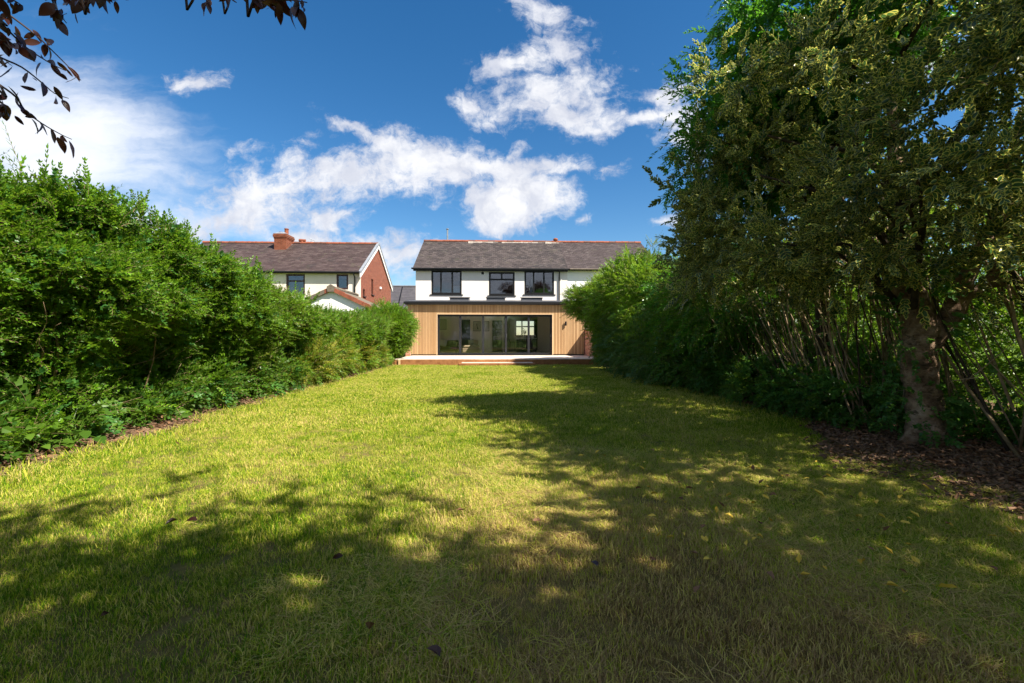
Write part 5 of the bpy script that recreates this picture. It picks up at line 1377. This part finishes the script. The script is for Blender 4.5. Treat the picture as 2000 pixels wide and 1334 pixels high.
# ---- right side shrubs
shrub('pale_shrub', 'sunlit yellow green shrub hiding the right corner of the extension',
      [(4.4, 19.2, 2.65, 1.05, 1.2, .75), (3.8, 18.9, 2.8, .70, .8, .5), (4.6, 18.2, 2.9, 1.0, 1.2, .75), (4.95, 19.2, 1.35, .62, 1.2, 1.0), (5.3, 19.5, 2.4, 1.3, 1.6, 1.2), (5.1, 19.7, .7, .6, 1.0, .6)], [('bush', .8), ('privet', .3), ('pale', .5)], 85, (4.9, 19.2, 0), 8)
shrub('tall_shrub', 'tall bright green shrub whose top reaches the neighbour roof',
      [(4.5, 15.6, 2.7, 1.05, 1.3, .95), (4.6, 14.4, 2.75, 1.0, 1.2, 1.0), (5.3, 15.0, 2.6, 1.3, 1.8, 1.1), (4.35, 16.6, 1.9, .85, 1.0, 1.1), (4.5, 12.8, 2.35, .9, 1.2, 1.0)], [('bush', .9), ('privet', .4), ('pale', .25)], 85, (5.0, 15.0, 0), 8)
shrub('blue_green_shrub', 'dull blue green shrub growing down to the lawn below the tall shrub',
      [(4.55, 16.0, .95, .75, 1.3, .95), (4.6, 13.8, 1.0, .75, 1.4, 1.05), (4.55, 14.8, 1.5, .7, 1.2, .7), (4.6, 12.0, 1.0, .7, 1.1, 1.0)], [('blueish', .8), ('privet_old', .35)], 90, (5.1, 14.3, 0), 8)
shrub('dark_shrub', 'dark green shrub under the overhanging holly branches',
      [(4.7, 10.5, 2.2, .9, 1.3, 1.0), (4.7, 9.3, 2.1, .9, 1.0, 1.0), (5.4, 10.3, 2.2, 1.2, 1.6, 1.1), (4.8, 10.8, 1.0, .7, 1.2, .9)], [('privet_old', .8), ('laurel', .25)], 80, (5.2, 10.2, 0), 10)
shrub('ivy_bank', 'dark green ivy bank along the foot of the right hedge',
      [(4.95, 9.6, .4, .6, 1.0, .5), (4.95, 8.2, .38, .55, 1.0, .42), (5.0, 7.2, .33, .5, .8, .38), (5.05, 6.3, .28, .5, .7, .33), (4.95, 11.2, .4, .55, 1.0, .45), (5.9, 7.5, .5, .6, 1.5, .5), (5.7, 5.2, .15, .5, .6, .2)], [('ivy', .7), ('bramble', .45)], 110, (5.2, 8.0, 0), 6, cat='ivy', sr=.006, m='dry_stem', size=(.6, 1.05))
shrub('thin_sapling', 'thin pale sapling standing above the tall shrub against the roof',
      [(4.95, 14.0, 4.0, .22, .22, .3), (4.85, 14.0, 3.7, .2, .2, .25), (5.0, 14.0, 3.45, .15, .15, .3)], 'pale', 45, (5.0, 14.0, 0), 3, sr=.012)

# bare stemmed hedge on the near right with leaves behind
def stem_hedge():
    t = empty('stem_hedge', (6.2, 5, 0), 'leggy hedge of many bare leaning stems along the near right boundary', 'hedge')
    for k in range(130):
        y = random.uniform(2.2, 10.5); x = random.uniform(5.35, 6.35); lean = random.gauss(-.35, .35)
        stem_part(t, (x, y, 0), (x + random.uniform(-.6, .3), y + random.gauss(.8, .45), random.uniform(2.6, 3.6)), random.choice([.008, .010, .013, .018, .024]), random.choice(['stem', 'stem', 'dry_stem', 'bark_dark']), wob=.10, n=8, sides=6)
    for k in range(38):
        y = random.uniform(2.3, 4.8); x = random.uniform(5.25, 6.3)
        stem_part(t, (x, y, 0), (x + random.uniform(-.6, .2), y + random.gauss(.6, .6), random.uniform(2.2, 3.4)), random.choice([.007, .010, .014, .019]), random.choice(['stem', 'dry_stem', 'bark_dark']), wob=.12, n=8, sides=6)
    for k in range(80):
        y = random.uniform(5.7, 9.8); x = random.uniform(4.95, 5.5)
        stem_part(t, (x, y, 0), (x + random.uniform(-.8, .2), y + random.gauss(.8, .6), random.uniform(2.0, 3.2)), random.choice([.006, .008, .011, .016]), random.choice(['stem', 'dry_stem', 'bark_dark']), wob=.12, n=8, sides=6)
    for k in range(70):
        y = random.uniform(3, 10); x = random.uniform(5.0, 6.0); z = random.uniform(.6, 2.4)
        stem_part(t, (x, y, z), (x + random.uniform(-.5, .2), y + random.uniform(-.9, .9), z + random.uniform(-.2, .9)), .007, 'dry_stem', 'twig', wob=.06, n=4, sides=4)
    # foliage: a thin curtain behind the stems and the mass of the top
    n = 19000; y = rng.uniform(-6, 15, n); x = rng.uniform(6.3, 7.6, n); z = rng.uniform(.01, 1, n) * 3.4
    p = np.stack([x, y, z], 1); k = vnoise(p, 1.7, 21) > .28; p = p[k]
    d = np.stack([rng.normal(-.5, .6, len(p)), rng.normal(0, .6, len(p)), rng.uniform(-.2, .9, len(p))], 1)
    scatter('foliage', p, rots_from(d), sized(len(p), .9, 1.6), 'privet', S['privet'], t)
    n = 3000; y = rng.uniform(-6, 12, n); x = rng.uniform(5.0, 7.2, n); z = rng.uniform(2.1, 3.7, n)
    p = np.stack([x, y, z], 1); k = vnoise(p, 1.7, 22) > .42; p = p[k]
    d = np.stack([rng.normal(-.3, .6, len(p)), rng.normal(0, .6, len(p)), rng.uniform(-.2, .9, len(p))], 1)
    scatter('foliage', p, rots_from(d), sized(len(p)), 'privet_old', S['privet_old'], t)
    n = 500; y = rng.uniform(2.5, 10, n); x = rng.uniform(5.2, 6.2, n); z = rng.uniform(.2, 2.3, n)
    p = np.stack([x, y, z], 1); k = vnoise(p, 2.5, 25) > .55; p = p[k]
    d = rng.normal(0, .7, (len(p), 3)); scatter('foliage', p, rots_from(d), sized(len(p), .6, 1.0), 'ivy', S['ivy'], t)
stem_hedge()

def limb(parent, pts, rad, m, name='branch', sides=10, sub=4):
    """smooth tapering limb through the given points"""
    pts = [Vector(p) for p in pts]; out = []; rr = []
    for i in range(len(pts) - 1):
        p0 = pts[max(i - 1, 0)]; p1 = pts[i]; p2 = pts[i + 1]; p3 = pts[min(i + 2, len(pts) - 1)]
        for k in range(sub):
            t = k / sub
            q = .5 * ((2 * p1) + (-p0 + p2) * t + (2 * p0 - 5 * p1 + 4 * p2 - p3) * t * t + (-p0 + 3 * p1 - 3 * p2 + p3) * t ** 3)
            out.append(q + Vector((random.uniform(-1, 1), random.uniform(-1, 1), 0)) * rad[i] * .09); rr.append((rad[i] * (1 - t) + rad[i + 1] * t) * random.uniform(.94, 1.07))
    out.append(pts[-1]); rr.append(rad[-1])
    mb = MB(); mb.tube(out, rr, sides); return mb.build(name, M[m], parent, smooth=True)

# ---- holly tree with the pale trunk
def holly_tree():
    B = Vector((5.08, 5.15, 0))
    t = empty('holly_tree', B, 'variegated holly tree with thick ivy grown trunk at the right edge of the lawn', 'tree')
    tr = limb(t, [B + Vector((.05, 0, -.1)), B + Vector((0, 0, .12)), B + Vector((-.06, 0, .6)), B + Vector((-.10, 0, 1.1)), B + Vector((-.05, .05, 1.45)), B + Vector((-.10, .2, 2.1)), B + Vector((.0, .4, 3.2)), B + Vector((.1, .6, 4.6))], [.26, .205, .17, .165, .17, .13, .09, .04], 'bark_trunk', 'trunk', 16, 6)
    limb(t, [B + Vector((-.02, -.02, 1.12)), B + Vector((.14, -.08, 1.42)), B + Vector((.28, -.12, 1.72)), B + Vector((.36, -.12, 2.0)), B + Vector((.62, -.2, 2.6)), B + Vector((.8, -.3, 3.8))], [.11, .115, .105, .085, .06, .025], 'bark_trunk')
    limb(t, [B + Vector((.28, -.12, 1.68)), B + Vector((.55, -.2, 1.86)), B + Vector((.95, -.3, 1.92)), B + Vector((1.5, -.3, 2.15))], [.065, .052, .042, .025], 'bark_trunk')
    limb(t, [B + Vector((.50, -.18, 1.86)), B + Vector((.62, -.2, 2.05)), B + Vector((.70, -.22, 2.45)), B + Vector((.66, -.3, 3.1))], [.045, .05, .045, .025], 'bark_trunk')
    for _ in range(16):
        a = random.uniform(-2.6, 2.6); z = random.uniform(1.8, 3.8)
        e = B + Vector((-abs(math.cos(a)) * random.uniform(1.0, 2.2), math.sin(a) * random.uniform(.6, 2.0), z + random.uniform(.2, .9)))
        limb(t, [B + Vector((-.05, .15, z - .5)), B.lerp(e, .45) + Vector((0, 0, z * .55)), e], [.045, .03, .010], 'bark_dark', sides=6)
    # roots flare
    for k in range(5):
        a = k * 1.26 + .4; limb(t, [B + Vector((math.cos(a) * .12, math.sin(a) * .12, .22)), B + Vector((math.cos(a) * .22, math.sin(a) * .22, .04)), B + Vector((math.cos(a) * .36, math.sin(a) * .36, -.05))], [.07, .06, .02], 'bark_trunk', 'root', 8)
    # crown: clumps filling the space over the edge of the lawn
    cl = []
    edge = interp([(2.6, 3.3), (3.4, 3.35), (4.5, 3.05), (5.5, 2.75), (6.3, 2.55), (7.2, 2.9), (8.0, 3.5)])
    for k in range(150):
        y = random.uniform(2.7, 7.8); xi = float(edge(y)); x = xi + random.random() ** 1.5 * 3.0
        zlo = 1.85 + .12 * abs(y - 5.5) ; zhi = 3.95 + min(1.4, (x - xi) * 1.1) - max(0, y - 6.2) * .45
        z = random.uniform(zlo, max(zlo + .3, zhi)); r = random.uniform(.30, .52)
        if z > 3.6 and x < xi + .5: continue
        cl.append((x + r * .6, y, z, r * 1.15, r * 1.15, r * .8))
    for k in range(34):
        r = random.uniform(.25, .4); cl.append((random.uniform(3.5, 5.6), random.uniform(3.3, 4.8), random.uniform(2.0, 3.9), r, r, r * .8))
    shade_cl = []  # clumps added up the sun's ray to shade the lawn
    for (px, py) in [(1150, 930), (1250, 890), (1350, 930), (1450, 890), (1560, 930), (1300, 1000), (1500, 1000), (1650, 950), (1720, 1040), (1850, 1000), (1230, 1040), (1400, 1080), (1600, 1100), (1800, 1140), (1950, 1080), (1120, 860), (1250, 820), (1380, 860), (1070, 800), (1180, 770), (1000, 820), (930, 812), (1040, 870), (1480, 830), (1020, 780), (1700, 1200), (1500, 1180), (1900, 1200), (1250, 980), (1400, 960), (1600, 1010), (1750, 1000), (1900, 950), (1180, 900)]:
        g = PG(px, py); h = random.uniform(3.7, 4.6); c = g + SUN * (h / SUN.z); r = random.uniform(.45, .68); shade_cl.append((c.x, c.y, c.z, r, r, r * .7))
    p, d = clump_pts(cl, 21, (.3, 1.15), .25, .9, .9, thin=(1.9, .40))
    p2, d2 = clump_pts(shade_cl, 30, (.3, 1.1), .25, .9, .9); p = np.concatenate([p, p2]); d = np.concatenate([d, d2])
    scatter('foliage', p, rots_from(d), sized(len(p), .7, 1.15), 'holly', S['holly'], t)
    # the nearest leaves, each one a part
    mb = MB(); leaf_shape(mb, (0, 0, 0), (1, 0, 0), (0, 0, 1), .085, .046, 4, .22, .3, .6, .24, wavy=.07); me1 = mesh('leaf', mb.v, mb.f, [M['holly'], M['holly_edge']], mb.mi)
    mb = MB(); leaf_shape(mb, (0, 0, 0), (1, 0, 0), (0, 0, 1), .080, .042, 4, -.15, .4, .6, .2, wavy=.07); me2 = mesh('leaf', mb.v, mb.f, [M['holly'], M['holly_edge']], mb.mi)
    n = 0
    for _ in range(26):
        y = random.uniform(2.9, 4.4); x = random.uniform(3.0, 4.3); z = random.uniform(2.0, 3.6)
        if x / y < .62: continue
        e = Vector((x, y, z)); b0 = e + Vector((random.uniform(.2, .5), random.uniform(-.1, .4), random.uniform(-.1, .3)))
        limb(t, [b0, b0.lerp(e, .5) + Vector((0, 0, .03)), e], [.006, .004, .002], 'stem', 'twig', 4, 2)
        for q in range(11):
            if n > 280: break
            n += 1
            pp = b0.lerp(e, q / 10) ; o = bpy.data.objects.new('leaf', random.choice([me1, me2])); COL.objects.link(o); o.parent = t
            o.location = pp - B; o.rotation_euler = (random.uniform(-.7, .7), random.uniform(-.6, .5), math.atan2((e - b0).y, (e - b0).x) + (1 if q % 2 else -1) * random.uniform(.3, 1.1)); s = random.uniform(.75, 1.2); o.scale = (s, s, s)
    # ivy on the trunk
    n = 230; a = rng.uniform(2.2, 5.6, n); z = rng.random(n) ** 1.1 * 2.6; r = .20 + rng.random(n) * .10
    p = np.stack([B.x - .08 + np.cos(a) * r, B.y + np.sin(a) * r, z + .05], 1); k = vnoise(p, 4, 31) > .42; p = p[k]; a = a[k]
    d = np.stack([np.cos(a) * .5, np.sin(a) * .5, rng.uniform(-.8, .6, len(p))], 1)
    scatter('ivy', p, rots_from(d), sized(len(p), .45, .9), 'ivy', S['ivy'], t)
holly_tree()

# ---- glossy green tree behind the holly
def green_tree():
    B = Vector((5.6, 7.4, 0))
    t = empty('glossy_leaved_tree', B, 'tall glossy green tree rising behind the holly against the sky', 'tree')
    limb(t, [B, B + Vector((-.1, 0, 1.2)), B + Vector((-.3, -.2, 2.6)), B + Vector((-.7, -.5, 4.2)), B + Vector((-1.1, -.8, 5.6))], [.14, .11, .10, .07, .03], 'bark_dark', 'trunk')
    cl = []
    for (x, y, z, r) in [(3.3, 6.3, 4.6, .62), (3.15, 6.4, 4.1, .5), (3.6, 6.1, 5.2, .6), (3.5, 6.0, 5.7, .5), (4.1, 6.1, 5.6, .7), (4.0, 6.4, 4.7, .8), (4.5, 6.3, 5.0, .9), (4.9, 5.9, 5.8, .8), (5.3, 6.5, 5.2, 1.0), (3.4, 6.8, 3.9, .6), (4.2, 6.9, 4.0, .8),
                         (4.0, 7.4, 3.5, .6), (5.0, 7.2, 4.2, .9), (5.8, 6.0, 5.9, .8), (4.5, 5.2, 5.8, .7), (5.4, 5.0, 6.1, .8), (5.0, 4.0, 5.9, .8), (4.2, 4.6, 5.6, .55), (5.8, 3.4, 5.6, .9)]:
        cl.append((x, y, z, r, r, r * .85))
        limb(t, [B + Vector((-.4, -.3, 3.0)), Vector((x, y, z)).lerp(B + Vector((-.4, -.3, 3.6)), .5), (x, y, z)], [.05, .035, .012], 'bark_dark', sides=6)
    p, d = clump_pts(cl, 46, (.45, 1.15), -.1, .9, .8, thin=(2.2, .34))
    scatter('foliage', p, rots_from(d), sized(len(p), .7, 1.15), 'laurel', S['laurel'], t)
green_tree()

# ---- copper beech overhead: trunk behind the viewer, hanging branches in view
def beech_tree():
    B = Vector((4.2, -4.4, 0))
    t = empty('copper_beech', B, 'copper beech whose dark red leaves hang into the top left of the view', 'tree')
    limb(t, [B + Vector((0, 0, -.1)), B + Vector((0, 0, .4)), B + Vector((-.1, .1, 2.5)), B + Vector((-.2, .4, 5.0)), B + Vector((-.3, .8, 8.0))], [.45, .36, .30, .22, .08], 'bark_pale', 'trunk', 14)
    # clumps set so that the shade they cast lies where the photograph's lawn is dark
    cl = []
    targets = [(60, 1190, .55), (170, 1120, .5), (300, 1090, .45), (150, 1260, .55), (330, 1180, .5), (450, 1110, .42), (560, 1010, .34), (640, 975, .26), (740, 985, .28), (800, 985, .22), (640, 1060, .4), (520, 1170, .5), (700, 1140, .45),
               (850, 1130, .4), (760, 1230, .5), (930, 1190, .42), (1000, 1110, .3), (1060, 1170, .4), (420, 1270, .55), (600, 1300, .5), (250, 1300, .55), (950, 1290, .5), (1130, 1260, .45), (1250, 1190, .45), (1350, 1300, .5), (1180, 1120, .35),
               (345, 942, .14), (425, 918, .12), (265, 985, .15), (110, 1000, .25), (40, 1040, .35), (1330, 1110, .4), (1500, 1200, .5), (1450, 1080, .4), (1650, 1300, .5), (1850, 1290, .5), (1500, 1310, .5), (1750, 1200, .4), (1980, 1230, .5), (-200, 1200, .6), (-100, 1080, .5), (1100, 1070, .22), (905, 1060, .2), (920, 1120, .3), (1020, 1220, .4), (1080, 1290, .4), (850, 1260, .4), (1230, 1090, .3), (1300, 1220, .4), (1400, 1150, .4), (1600, 1150, .35)]
    for (px, py, r) in targets:
        g = PG(px, py); h = random.uniform(5.2, 6.8); c = g + SUN * (h / SUN.z)
        cl.append((c.x, c.y, c.z, r * .85, r * .9, r * .5))
    for k in range(26):
        a = random.uniform(0, 6.28); r = random.uniform(.7, 1.1); rr = random.uniform(1, 3.0)
        cl.append((B.x + math.cos(a) * rr, B.y - .6 + math.sin(a) * rr, random.uniform(5.5, 8.5), r, r, r * .7))
    for c in cl:
        z0 = random.uniform(3, 6)
        limb(t, [B + Vector((-.1, .2, z0)), Vector(c[:3]).lerp(B + Vector((0, 0, z0 + .8)), .5), Vector(c[:3])], [.05, .03, .008], 'bark_pale', sides=5, sub=3)
    p, d = clump_pts(cl, 40, (.15, 1.1), .0, .8, .9, thin=(1.5, .40))
    scatter('foliage', p, rots_from(d), sized(len(p), .7, 1.1), 'beech', S['beech'], t)
    # low limb passing overhead with the twigs seen top left
    limb(t, [B + Vector((-.1, .1, 2.6)), (2.2, -2.0, 4.2), (.2, .4, 3.9), (-1.6, 1.5, 3.55), (-3.4, 2.2, 3.25)], [.12, .08, .05, .03, .012], 'bark_pale', sides=8)
    lms = []
    for k in range(5):
        mb = MB(); leaf_shape(mb, (0, 0, 0), (1, 0, 0), (random.uniform(-.3, .3), random.uniform(-.5, .5), 1), .085, .044, 6, random.uniform(-.3, .45), random.uniform(.05, .35), .85, wavy=.04)
        lms.append(mesh('leaf', mb.v, mb.f, [M['beech']], smooth=True))
    def twig(pix, ys, start=None, every=26, sz=1.0, hang=.8, r=.0035):
        pts = [P(x, y, Y) for (x, y), Y in zip(pix, ys)]
        if start is not None: pts = [Vector(start)] + pts
        limb(t, pts, [r * (1.5 - 1.1 * i / (len(pts) - 1)) for i in range(len(pts))], 'twig', 'twig', 5, 3)
        for a, b_ in zip(pts[(1 if start is not None else 0):], pts[(2 if start is not None else 1):]):
            n = max(1, int((b_ - a).length * every * 1.9))
            for i in range(n):
                q = a.lerp(b_, (i + random.random() * .6) / n); o = bpy.data.objects.new('leaf', random.choice(lms)); COL.objects.link(o); o.parent = t
                o.location = q - B; s = sz * random.uniform(.35, .85); o.scale = (s, s * random.uniform(.7, 1), s); o.location += Vector((random.gauss(0, .012), random.gauss(0, .012), random.gauss(0, .01)))
                o.rotation_euler = (random.uniform(-1.6, 1.6), R(random.gauss(58, 22)) * hang, random.uniform(0, 6.28))
    twig([(-30, -5), (0, 16), (64, 64), (96, 93), (141, 138), (158, 157)], [1.9, 1.95, 2.0, 2.0, 2.05, 2.05], (-3.0, 2.1, 3.3), 26)
    twig([(-20, 20), (0, 42), (48, 90), (96, 122), (128, 138)], [1.8, 1.8, 1.85, 1.9, 1.9], (-2.9, 2.05, 3.3), 34)
    twig([(-30, 95), (0, 112), (42, 131), (80, 160), (106, 182), (134, 192)], [1.8, 1.8, 1.85, 1.9, 1.95, 2.0], (-3.1, 2.1, 3.3), 30)
    twig([(-30, 150), (0, 166), (32, 190), (48, 215), (80, 240), (118, 262), (140, 272)], [1.8, 1.8, 1.85, 1.9, 1.9, 1.95, 1.95], (-3.1, 2.1, 3.3), 28)
    twig([(-20, 60), (10, 75), (30, 90)], [1.7, 1.7, 1.7], (-2.9, 2.0, 3.3), 60)
    twig([(-15, 190), (8, 205), (12, 225)], [1.7, 1.7, 1.7], None, 60)
    twig([(-20, -10), (20, -2), (45, 12)], [1.8, 1.8, 1.8], None, 40)
    twig([(90, -50), (104, -15), (112, 20), (130, 45)], [1.6, 1.6, 1.6, 1.6], (-1.7, 1.55, 3.5), 70, .9, 1.1)
    twig([(110, -40), (140, -20), (150, 5)], [1.5, 1.5, 1.5], None, 60, 1.0, 1.2)
    twig([(150, -40), (180, -22), (205, -10)], [1.3, 1.3, 1.3], (-1.4, 1.4, 3.5), 90, 1.0, 1.25)
    twig([(205, -20), (225, -8), (236, -2)], [1.6, 1.6, 1.6], None, 40, .6)
    twig([(360, -45), (385, -18), (400, -4), (410, 6)], [1.5, 1.5, 1.5, 1.5], (-.9, 1.4, 3.6), 50, .75, 1.2)
    twig([(430, -40), (450, -5), (462, 5)], [1.5, 1.5, 1.5], (-.9, 1.4, 3.6), 40, .8, 1.2)
    twig([(480, -40), (500, -12), (540, 0), (570, 0), (600, 5)], [1.4, 1.4, 1.4, 1.4, 1.4], (-.7, 1.3, 3.6), 75, .85, 1.15)
    twig([(500, -20), (530, -8), (560, -5)], [1.45, 1.45, 1.45], None, 80, .9, 1.2)
beech_tree()
def neighbour_planting():
    t = empty('neighbour_hedge', (13, 6, 0), 'sunlit green hedge of the next garden glimpsed through the bare stems', 'hedge')
    cl = [(13 + random.uniform(-.5, .5), -4 + k * 1.7, 1.3 + random.uniform(-.2, .2), 1.1, 1.3, 1.7) for k in range(14)]
    p, d = clump_pts(cl, 30, (.6, 1.1)); scatter('foliage', p, rots_from(d), sized(len(p), 1.6, 2.4), 'privet', S['privet'], t)
    t = empty('neighbour_hedge', (-11, 6, 0), 'green hedge of the next garden beyond the left privet', 'hedge')
    cl = [(-11 + random.uniform(-.5, .5), -2 + k * 1.8, 1.0 + random.uniform(-.2, .2), 1.0, 1.3, 1.0) for k in range(12)]
    p, d = clump_pts(cl, 30, (.6, 1.1)); scatter('foliage', p, rots_from(d), sized(len(p), 1.6, 2.4), 'privet', S['privet'], t)
neighbour_planting()
def end_trees():
    t = empty('garden_end_hedge', (0, -13, 0), 'dark row of trees and hedge at the end of the garden behind the viewer', 'hedge')
    cl = []
    for k in range(16): cl.append((-16 + k * 2.1, -13 + random.uniform(-.8, .8), random.uniform(1.6, 2.2), 1.6, 1.2, 2.2))
    for (x, z, r) in [(-8, 4.5, 2.0), (-3.5, 5, 2.2), (10, 4.5, 2.2)]: cl.append((x, -14.5, z, r, r, r * 1.1))
    p, d = clump_pts(cl, 26, (.6, 1.1)); scatter('foliage', p, rots_from(d), sized(len(p), 1.6, 2.6), 'privet_old', S['privet_old'], t)
end_trees()
print('polys', sum(len(m.polygons) for m in bpy.data.meshes), 'objects', len(bpy.data.objects))
